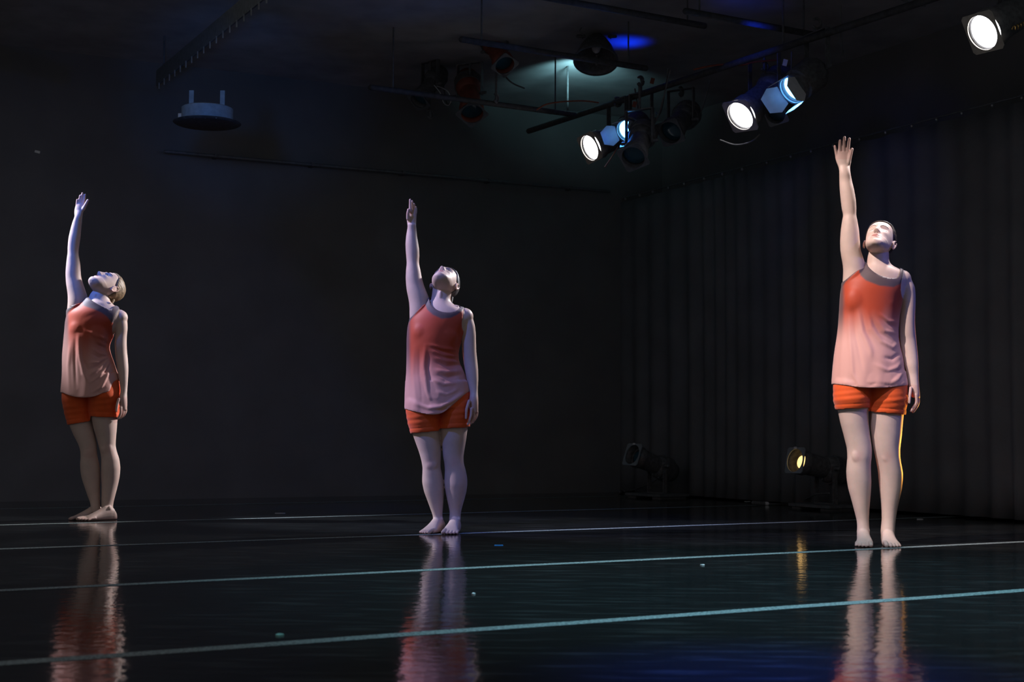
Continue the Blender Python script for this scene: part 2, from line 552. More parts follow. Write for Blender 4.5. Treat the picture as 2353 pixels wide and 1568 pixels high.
def foot(g, X, Y, ang, side, L=.238):
    """ang: turn to the image left (rad); side +1: big toe towards +x"""
    ca, sa = math.cos(ang), math.sin(ang)

    def T(l, w, z):   # l forward (towards the camera), w sideways (+ towards +x)
        return Vector((X + w * ca - l * sa, Y - l * ca - w * sa, z))
    st = [(-.058, .014, .030, 0), (-.052, .022, .048, 0), (-.035, .030, .075, 0), (-.01, .033, .092, 0), (.02, .033, .088, .0), (.05, .035, .070, .002), (.08, .039, .054, .004), (.105, .043, .041, .004), (.125, .044, .031, .003), (.140, .041, .024, .002)]
    rs = []
    n = 20
    for l, hw, h, off in st:
        l = l * L / .238
        ring = []
        for i in range(n):
            t = 2 * math.pi * i / n
            x = hw * math.cos(t); z = math.sin(t)
            z = h * (.5 + .5 * z) if z > 0 else h * (.5 + .5 * max(-1, 1.35 * z))
            ring.append(T(l, x + off * side, max(z, .001)))
        rs.append(ring)
    g.rings(rs)
    # toes: big toe on the inner side
    toes = [(.0325, .115, .180, .0120), (.0110, .120, .178, .0084), (-.0065, .118, .170, .0080), (-.0225, .112, .159, .0076), (-.0370, .100, .144, .0074)]
    for w, l0, l1, r in toes:
        g.tube([T(l0 * L / .238, w * side, r + .010), T((l0 * .4 + l1 * .6) * L / .238, w * side, r + .007), T(l1 * L / .238, w * side * 1.04, r + .0005)], [r, r * .95, r], 12)
    # ankle bones
    g.ellipsoid(T(0, .0235, .074), (.010, .014, .014)); g.ellipsoid(T(0, -.0235, .066), (.010, .014, .014))


HEAD = [(-.114, .012, -.083, -.060), (-.110, .024, -.089, -.045), (-.102, .036, -.092, -.028), (-.090, .046, -.093, -.006), (-.075, .053, -.091, .018), (-.05, .060, -.090, .048), (-.02, .066, -.089, .074), (0.0, .070, -.0885, .088), (.03, .073, -.088, .098), (.055, .073, -.085, .100), (.08, .067, -.073, .094), (.098, .056, -.053, .080), (.110, .041, -.030, .060), (.118, .022, -.004, .036), (.121, .008, .010, .022)]


def head_surface(grow=0.0, n=72, m=90, mouth_open=0.0, hair=0.0):
    hz = np.array([r[0] for r in HEAD])
    zz = np.linspace(hz[0], hz[-1], m + 1)
    out = []
    for z in zz:
        hw = np.interp(z, hz, [r[1] for r in HEAD]); yf = np.interp(z, hz, [r[2] for r in HEAD]); yb = np.interp(z, hz, [r[3] for r in HEAD])
        cy = yf * .45 + yb * .55 if z > -.05 else (yf + yb) / 2
        ring = []
        for i in range(n):
            t = 2 * math.pi * i / n
            c, s = math.cos(t), math.sin(t)
            x = (hw + grow) * math.copysign(abs(c) ** .92, c)
            if s < 0:
                y = cy - (cy - yf + grow) * abs(s) ** .88
            else:
                y = cy + (yb - cy + grow) * abs(s) ** .95
            ring.append((x, y, z + grow * 1.0 * (z / .12)))
        out.append(ring)
    A = np.array(out)
    return A


def face_features(A, eyes_open=True, mouth_open=0.0):
    x, y, z = A[..., 0], A[..., 1], A[..., 2]
    front = np.clip((-y - .03) / .04, 0, 1)

    def G(cx, cz, sx, sz):
        return np.exp(-((x - cx) / sx) ** 2 - ((z - cz) / sz) ** 2)
    d = np.zeros_like(x)
    # nose: ridge growing towards the tip
    tz = np.clip((.030 - z) / .058, 0, 1)                 # 0 at bridge .030, 1 at tip -.028
    ridge = np.where((z < .036) & (z > -.028), .006 + .022 * tz ** 1.15, 0)
    under = np.where(z <= -.028, .028 * np.clip(1 - (-.028 - z) / .010, 0, 1), 0)
    sx = .0075 + .0050 * tz
    d += (ridge + under) * np.exp(-(x / sx) ** 2)
    d += .009 * (G(.0115, -.029, .006, .007) + G(-.0115, -.029, .006, .007))
    d -= .004 * (G(.0065, -.040, .004, .004) + G(-.0065, -.040, .004, .004))
    # eyes
    d -= .0115 * (G(.031, .012, .016, .011) + G(-.031, .012, .016, .011))
    d += .0065 * (G(.031, .009, .0115, .0075) + G(-.031, .009, .0115, .0075))
    d += .0045 * (G(.028, .030, .020, .007) + G(-.028, .030, .020, .007))
    # cheek bones and hollow
    d += .005 * (G(.044, -.016, .016, .013) + G(-.044, -.016, .016, .013))
    d -= .003 * (G(.042, -.050, .014, .02) + G(-.042, -.050, .014, .02))
    # mouth
    d += .003 * G(0, -.058, .026, .018)
    d += .0045 * G(0, -.0535, .017, .0042) + .0055 * G(0, -.0665, .015, .0052)
    d -= (.0045 + mouth_open) * G(0, -.0600, .020, .0026 + mouth_open * .25)
    d -= .0035 * G(0, -.077, .016, .006)
    # chin
    d += .006 * G(0, -.097, .017, .013)
    A[..., 1] -= d * front
    return A


def head_matrix(center, pitch, yaw, roll):
    Fv = Vector((-math.sin(yaw) * math.cos(pitch), -math.cos(yaw) * math.cos(pitch), math.sin(pitch)))
    Rv = Vector((math.cos(yaw), -math.sin(yaw), 0))
    Uv = Rv.cross(-Fv)
    rm = Matrix.Rotation(roll, 3, Fv)
    Rv = rm @ Rv; Uv = rm @ Uv
    B = -Fv
    return Matrix(((Rv.x, B.x, Uv.x, center.x), (Rv.y, B.y, Uv.y, center.y), (Rv.z, B.z, Uv.z, center.z), (0, 0, 0, 1)))


def voxel(g, vox):
    me = g.mesh('tmp')
    o = bpy.data.objects.new('tmp', me); COL.objects.link(o)
    md = o.modifiers.new('r', 'REMESH'); md.mode = 'VOXEL'; md.voxel_size = vox; md.use_smooth_shade = True
    dg = bpy.context.evaluated_depsgraph_get()
    out = bpy.data.meshes.new_from_object(o.evaluated_get(dg))
    bpy.data.objects.remove(o); bpy.data.meshes.remove(me)
    return out


def coords(me):
    a = np.empty(len(me.vertices) * 3, np.float32); me.vertices.foreach_get('co', a)
    return a.reshape(-1, 3).astype(float)


def setco(me, c):
    me.vertices.foreach_set('co', np.asarray(c, np.float32).ravel()); me.update()


def laplace(me, iters, weight, factor=.5):
    c = coords(me); n = len(c)
    e = np.empty(len(me.edges) * 2, np.int32); me.edges.foreach_get('vertices', e); e = e.reshape(-1, 2)
    deg = np.bincount(e.ravel(), minlength=n).astype(float); deg[deg == 0] = 1
    w = np.broadcast_to(np.asarray(weight, float), (n,))
    for k in range(iters):
        s = np.stack([np.bincount(e[:, 0], c[e[:, 1], j], n) + np.bincount(e[:, 1], c[e[:, 0], j], n) for j in range(3)], 1) / deg[:, None]
        ww = np.clip(w * iters - k, 0, 1) * factor
        c = c + (s - c) * ww[:, None]
    setco(me, c)
    return c


def in_poly(px, py, poly):
    poly = np.array(poly, float); inside = np.zeros(len(px), bool)
    j = len(poly) - 1
    for i in range(len(poly)):
        xi, yi = poly[i]; xj, yj = poly[j]
        cond = ((yi > py) != (yj > py))
        xc = (xj - xi) * (py - yi) / ((yj - yi) if yj != yi else 1e-9) + xi
        inside ^= cond & (px < xc)
        j = i
    return inside


def poly_dist(px, py, line):
    d = np.full(len(px), 1e9); tt = np.zeros(len(px))
    L = len(line) - 1
    for i in range(L):
        ax, ay = line[i]; bx, by = line[i + 1]
        t = np.clip(((px - ax) * (bx - ax) + (py - ay) * (by - ay)) / max(1e-9, (bx - ax) ** 2 + (by - ay) ** 2), 0, 1)
        q = np.hypot(px - ax - t * (bx - ax), py - ay - t * (by - ay))
        m_ = q < d
        d = np.where(m_, q, d); tt = np.where(m_, (i + t) / L, tt)
    return d, tt


def cut(me, keep):
    """keep only faces whose vertices are all kept, drop crumbs, even out the cut edge"""
    bm = bmesh.new(); bm.from_mesh(me); bm.verts.ensure_lookup_table()
    bmesh.ops.delete(bm, geom=[v for v, k in zip(bm.verts, keep) if not k], context='VERTS')
    for _ in range(2):
        bad = [f for f in bm.faces if sum(e.is_boundary for e in f.edges) >= 3]
        bmesh.ops.delete(bm, geom=bad, context='FACES')
        bmesh.ops.delete(bm, geom=[v for v in bm.verts if not v.link_faces], context='VERTS')
    # largest island only
    seen = set(); best = []
    for f in bm.faces:
        if f.index in seen: continue
        st = [f]; seen.add(f.index); isl = []
        while st:
            q = st.pop(); isl.append(q)
            for e in q.edges:
                for h in e.link_faces:
                    if h.index not in seen:
                        seen.add(h.index); st.append(h)
        if len(isl) > len(best): best = isl
    bs = set(f.index for f in best)
    bmesh.ops.delete(bm, geom=[f for f in bm.faces if f.index not in bs], context='FACES')
    bmesh.ops.delete(bm, geom=[v for v in bm.verts if not v.link_faces], context='VERTS')
    for _ in range(12):
        new = {}
        for v in bm.verts:
            nb_ = [e.other_vert(v) for e in v.link_edges if e.is_boundary]
            if len(nb_) == 2:
                new[v] = v.co * .5 + (nb_[0].co + nb_[1].co) * .25
        for v, c in new.items():
            v.co = c
    bm.to_mesh(me); bm.free(); me.update()


def edge_even(me, it):
    bm = bmesh.new(); bm.from_mesh(me)
    nb = {}
    for v in bm.verts:
        q = [e.other_vert(v) for e in v.link_edges if e.is_boundary]
        if len(q) == 2: nb[v] = q
    for k in range(it):
        new = {v: v.co * .5 + (a.co + b.co) * .25 for v, (a, b) in nb.items()}
        for v, c in new.items(): v.co = c
    # ring next to the edge follows
    near = [v for v in bm.verts if v not in nb and any(e.other_vert(v) in nb for e in v.link_edges)]
    for k in range(4):
        new = {v: v.co * .5 + sum((e.other_vert(v).co for e in v.link_edges), Vector()) / len(v.link_edges) * .5 for v in near}
        for v, c in new.items(): v.co = c
    bm.to_mesh(me); bm.free(); me.update()


def normals(me):
    a = np.empty(len(me.vertices) * 3, np.float32); me.vertices.foreach_get('normal', a)
    return a.reshape(-1, 3).astype(float)


def clear_of(me, bvh, gap, below=None):
    c = coords(me)
    ok = np.ones(len(c), bool) if below is None else to_px(c)[1] > below
    for i, p in enumerate(c):
        if not ok[i]: continue
        loc, nrm, idx, dist = bvh.find_nearest(Vector(p), .12)
        if loc is None: continue
        d = (Vector(p) - loc).dot(nrm)
        if d < gap:
            c[i] = np.array(loc + nrm * gap)
    setco(me, c)


def lerp3(a, b, t):
    return np.asarray(a)[None, :] * (1 - t[:, None]) + np.asarray(b)[None, :] * t[:, None]


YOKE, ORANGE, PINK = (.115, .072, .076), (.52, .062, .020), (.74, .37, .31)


def dancer(D):
    Y0 = D['Y']
    loc = Vector((at(D['x'], D['y'], Y0).x, Y0, 0))
    root = empty('person', loc)
    tag(root, D['label'], 'person', 'dancers in orange shorts')
    sh = np.array(loc)
    # ---- body: one surface
    g = Geo()
    for t in D['tubes']:
        body_tube(g, t, Y0)
    for f_ in D['fingers']:
        finger(g, f_[2], Y0, f_[0], f_[1])
    for x, y, dy, r in D['blobs']:
        g.ellipsoid(at(x, y, Y0 + dy), r)
    for px, yy, dy, ang, side, L in D['feet']:
        p = at(px, yy, Y0 + dy); foot(g, p.x, Y0 + dy, math.radians(ang), side, L)
    hx, hy, hdy, pit, yaw, rol, hs = D['head']
    HM = head_matrix(at(hx, hy, Y0 + hdy), math.radians(pit), math.radians(yaw), math.radians(rol)) @ Matrix.Diagonal((hs, hs, hs, 1))
    A = face_features(head_surface(), mouth_open=D.get('mouth', 0))
    g.rings([[HM @ Vector(p) for p in ring] for ring in A])
    for s in (-1, 1):     # ears
        pts = []
        for k in range(17):
            t = 2 * math.pi * k / 16 * .86 + 1.9
            pts.append(HM @ Vector((s * (.0775 + .007 * max(0, math.sin(t + .6))), .016 + .0155 * math.cos(t) + .004 * math.sin(t), -.006 + .029 * math.sin(t))))
        g.tube(pts, .0046, 8)
        g.ellipsoid(HM @ Vector((s * .0745, .014, -.006)), (.0065, .0145, .026), HM.to_3x3().normalized(), 12, 8)
        g.ellipsoid(HM @ Vector((s * .0745, .008, -.033)), (.0045, .008, .009), HM.to_3x3().normalized(), 10, 8)
    me = voxel(g, D.get('vox', .0031))
    c = coords(me)
    px, py = to_px(c)
    w = np.full(len(c), 1.0)
    hc = np.array(HM.translation)
    dh = np.linalg.norm(c - hc, axis=1)
    w = np.where(dh < .118, .08, np.where(dh < .17, .08 + .92 * (dh - .118) / .052, w))
    for (x0, y0, x1, y1) in D['fine']:
        q = np.maximum(np.maximum(x0 - px, px - x1), np.maximum(y0 - py, py - y1)) / 22.0
        w = np.minimum(w, .12 + .88 * np.clip(q, 0, 1))
    w = np.minimum(w, .08 + .92 * np.clip((c[:, 2] - .05) / .08, 0, 1))
    laplace(me, 14, w)
    c = coords(me); px, py = to_px(c)
    # lips: own material on the same surface
    inv = HM.inverted(); im = np.array(inv)
    lc = c @ im[:3, :3].T + im[:3, 3]
    me.materials.append(M['skin'])
    q = np.sqrt((lc[:, 0] / .0215) ** 2 + ((lc[:, 2] + .0605) / np.where(np.abs(lc[:, 0]) < .02, .0108 - .0045 * (np.abs(lc[:, 0]) / .02) ** 2, .006)) ** 2)
    lip = np.clip((1.12 - q) / .3, 0, 1) * (lc[:, 1] < -.07)
    seam = np.exp(-((lc[:, 2] + .0600) / .0016) ** 2) * (np.abs(lc[:, 0]) < .018) * (lc[:, 1] < -.07)
    nost = (np.exp(-((np.abs(lc[:, 0]) - .0065) / .003) ** 2 - ((lc[:, 2] + .0375) / .003) ** 2)) * (lc[:, 1] < -.085)
    tint = np.ones((len(c), 3))
    tint = tint * (1 - lip[:, None]) + np.array((.82, .46, .46))[None, :] * lip[:, None]
    dark = np.clip(seam * .8 + nost * .8, 0, 1)
    tint = tint * (1 - dark[:, None]) + np.array((.25, .12, .12))[None, :] * dark[:, None]
    # warmer skin on knees, toes, fingertips, ears
    red = np.zeros(len(c))
    for kx, ky in D['knees']:
        red += .5 * np.exp(-((px - kx) / 11) ** 2 - ((py - ky) / 15) ** 2) * (c[:, 1] < Y0)
    red += .8 * np.clip((.022 - c[:, 2]) / .02, 0, 1)
    ear = (np.abs(lc[:, 0]) > .070) & (np.abs(lc[:, 1] - .014) < .03) & (np.abs(lc[:, 2] + .006) < .045)
    red += .6 * ear
    for (x0, y0, x1, y1) in D['fine']:
        red += .45 * ((px > x0) & (px < x1) & (py > y0) & (py < y1))
    red = np.clip(red, 0, 1)
    tint *= 1 - red[:, None] * np.array((.05, .28, .28))[None, :]
    att = me.color_attributes.new('Tint', 'FLOAT_COLOR', 'POINT')
    att.data.foreach_set('color', np.concatenate([tint, np.ones((len(c), 1))], 1).astype(np.float32).ravel())
    polys = [tuple(p.vertices) for p in me.polygons]
    bvh = BVHTree.FromPolygons([tuple(p) for p in c], polys)
    setco(me, c - sh)
    body = link('body', me, None, root)
    # ---- shorts
    g = Geo()
    for t in D['shorts']:
        body_tube(g, t, Y0, grow=.004)
    sm = voxel(g, .005); laplace(sm, 4, 1.0)
    c = coords(sm); px, py = to_px(c)
    mx, (la, lb), (ra_, rb), top = D['shortcut']
    hemL = la[1] + (lb[1] - la[1]) * (px - la[0]) / (lb[0] - la[0])
    hemR = ra_[1] + (rb[1] - ra_[1]) * (px - ra_[0]) / (rb[0] - ra_[0])
    sxl = np.where(px < mx, hemL, hemR)
    cut(sm, (py < sxl) & (py > top))
    clear_of(sm, bvh, .0035)
    c = coords(sm); px, py = to_px(c); nr = normals(sm)
    hem = np.where(px < mx, la[1] + (lb[1] - la[1]) * (px - la[0]) / (lb[0] - la[0]), ra_[1] + (rb[1] - ra_[1]) * (px - ra_[0]) / (rb[0] - ra_[0]))
    dd = hem - py
    disp = .0016 * np.exp(-((dd - 5) / 5) ** 2) - .0018 * np.exp(-((dd - 11.5) / 1.6) ** 2)
    disp += .0012 * np.sin(py * .45 + px * .05) * np.clip(1 - np.abs(dd - 32) / 25, 0, 1)
    c = c + nr * disp[:, None]
    setco(sm, c - sh)
    so = link('shorts', sm, M['orange'], root)
    md = so.modifiers.new('thick', 'SOLIDIFY'); md.thickness = .0022; md.offset = 1
    tub = BVHTree.FromPolygons([tuple(p) for p in c], [tuple(p.vertices) for p in sm.polygons])
    # ---- tunic
    g = Geo()
    body_tube(g, D['tunic'], Y0, grow=.004, n=44)
    for x, y, dy, r in D['bust']:
        g.ellipsoid(at(x, y, Y0 + dy), r)
    tm = voxel(g, .0062); laplace(tm, 16, 1.0)
    c = coords(tm); px, py = to_px(c)
    cy = Y0 + .0
    front = c[:, 1] < cy
    cut(tm, np.where(front, in_poly(px, py, D['front']), in_poly(px, py, D['back'])))
    clear_of(tm, bvh, .005)
    c = coords(tm); px, py = to_px(c); front = c[:, 1] < cy
    cut(tm, np.where(front, in_poly(px, py, D['front']), in_poly(px, py, D['back'])))
    bel = D['shortcut'][3] + 2
    clear_of(tm, tub, .004, bel)
    laplace(tm, 3, 1.0)
    clear_of(tm, bvh, .004)
    c = coords(tm); px, py = to_px(c); nr = normals(tm)
    disp = np.zeros(len(c))
    for amp, wid, line in D['folds']:
        d, tt = poly_dist(px, py, line)
        env = np.sin(np.clip(tt, .02, .98) * math.pi) ** .6
        disp += amp * np.exp(-(d / wid) ** 2) * env
    low = np.clip((py - D['drop'][0]) / (D['drop'][1] - D['drop'][0]), 0, 1)
    disp += low * .004 * np.sin(px * D['drop'][2] + py * .02) * .6
    disp = np.where(c[:, 1] < cy + .04, disp, disp * .3)
    c = c + nr * disp[:, None]
    setco(tm, c)
    laplace(tm, 1, 1.0)
    clear_of(tm, bvh, .003); clear_of(tm, tub, .0042, bel)
    edge_even(tm, 40); clear_of(tm, bvh, .0025); edge_even(tm, 6)
    c = coords(tm)
    # dye
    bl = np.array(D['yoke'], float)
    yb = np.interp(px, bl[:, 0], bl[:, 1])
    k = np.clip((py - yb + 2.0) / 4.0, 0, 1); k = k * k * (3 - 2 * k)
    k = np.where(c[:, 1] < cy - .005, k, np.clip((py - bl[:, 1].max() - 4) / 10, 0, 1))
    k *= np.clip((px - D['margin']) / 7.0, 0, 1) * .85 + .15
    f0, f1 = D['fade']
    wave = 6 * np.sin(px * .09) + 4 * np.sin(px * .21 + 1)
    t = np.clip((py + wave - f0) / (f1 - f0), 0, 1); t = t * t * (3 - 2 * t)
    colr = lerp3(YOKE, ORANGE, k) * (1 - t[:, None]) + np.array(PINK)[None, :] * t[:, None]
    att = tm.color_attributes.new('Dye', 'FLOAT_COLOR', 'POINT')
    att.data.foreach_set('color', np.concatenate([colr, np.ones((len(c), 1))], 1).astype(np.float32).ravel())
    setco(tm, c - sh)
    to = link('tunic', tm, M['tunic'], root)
    md = to.modifiers.new('thick', 'SOLIDIFY'); md.thickness = .0018; md.offset = 1
    # ---- hair
    A = head_surface(.0055, 96, 110)
    x, y, z = A[..., 0], A[..., 1], A[..., 2]
    hl = np.interp(z, [-.12, -.06, -.035, -.005, .02, .045, .07, .085, .1], [.09, .06, .045, .034, -.012, -.036, -.046, -.062, -.2])
    thick = np.clip((y - hl) / .02, 0, 1)
    nn = .0007 * np.sin(np.arctan2(x, z + .02) * 46 + 3 * np.sin(y * 60)) * thick
    sc_ = 1 + (nn - .004 * (1 - thick)) / .08
    B = A.copy(); B[..., 0] *= sc_; B[..., 1] *= sc_
    if D['hairstyle'] == 'crop':
        lift = .010 * np.clip((z - .05) / .05, 0, 1) * np.clip((-y + .06) / .08, 0, 1)
        B[..., 2] += lift * (1 + .5 * np.sin(x * 260) * np.sin(y * 240))
    keep = y > hl
    g = Geo(); n_ = A.shape[1]; ids = {}
    vs = []; fs = []
    for r in range(A.shape[0] - 1):
        for i in range(n_):
            j = (i + 1) % n_
            if keep[r, i] and keep[r, j] and keep[r + 1, i] and keep[r + 1, j]:
                q = []
                for (rr_, ii) in ((r, i), (r, j), (r + 1, j), (r + 1, i)):
                    if (rr_, ii) not in ids:
                        ids[(rr_, ii)] = len(vs); vs.append(HM @ Vector(B[rr_, ii]) - loc)
                    q.append(ids[(rr_, ii)])
                fs.append(q)
    top_ = [ids[(A.shape[0] - 1, i)] for i in range(n_) if (A.shape[0] - 1, i) in ids]
    if len(top_) == n_:
        fs.append(top_)
    g.add(vs, fs)
    ho = put('hair', g, M[D['hair']], root, sharp=False)
    edge_even(ho.data, 25)
    md = ho.modifiers.new('thick', 'SOLIDIFY'); md.thickness = .004; md.offset = 0
    if D['hairstyle'] == 'bun':
        g = Geo(); g.ellipsoid(HM @ Vector((0, .118, .035)) - loc, (.034, .026, .032), HM.to_3x3().normalized(), 20, 14)
        put('hair_bun', g, M[D['hair']], root, sharp=False)
    if D['hairstyle'] in ('crop', 'nape'):
        g = Geo()
        for k in range(9):
            a_ = -.045 + .011 * k
            p0 = HM @ Vector((a_, .085, -.01)) - loc; p1 = HM @ Vector((a_ * .7 + .012, .106, -.035)) - loc
            p2 = p1 + Vector((.012, .01, -.028)) * (1.0 if D['hairstyle'] == 'crop' else .7)
            g.tube([p0, p1, p2], [.010, .009, .004], 8)
        put('hair_tail', g, M[D['hair']], root, sharp=False)
    # ---- eyes, brows
    for s in (-1, 1):
        if D['eyes'] == 'open':
            g = Geo(); cpos = HM @ Vector((s * .031, -.0690, .0095)) - loc
            g.ellipsoid(cpos, (.0125 * hs, .0105 * hs, .0058 * hs), HM.to_3x3().normalized(), 16, 12)
            eo = put('eye', g, M['eye'], root, sharp=False)
            g = Geo(); g.ellipsoid(HM @ Vector((s * .031 - .001, -.0782, .010)) - loc, (.0055 * hs, .003 * hs, .0052 * hs), HM.to_3x3().normalized(), 14, 10)
            put('iris', g, M['iris'], eo, sharp=False)
        pts = []
        for k in range(9):
            u = -1 + k / 4
            q = Vector((s * (.031 + .0135 * u), -.15, .0055 - .0035 * (1 - u * u)))
            h_ = bvh.ray_cast(HM @ q, (HM.to_3x3() @ Vector((0, 1, 0))).normalized(), .2)
            if h_[0] is not None: pts.append(h_[0] - loc)
        if len(pts) > 3:
            g = Geo(); g.tube(pts, .0011, 6); put('eyelash', g, M['brow'], root)
        pts = []
        for k in range(9):
            u = -1 + k / 4
            q = Vector((s * (.032 + .019 * u), -.15, .0285 + .005 * (1 - (u - .3) ** 2)))
            h_ = bvh.ray_cast(HM @ q, (HM.to_3x3() @ Vector((0, 1, 0))).normalized(), .2)
            if h_[0] is not None: pts.append(h_[0] - loc)
        if len(pts) > 3:
            g = Geo(); g.tube(pts, [.0010 + .0010 * math.sin(math.pi * (i + 1) / (len(pts) + 1)) for i in range(len(pts))], 6)
            put('eyebrow', g, M['brow'], root)
    return root


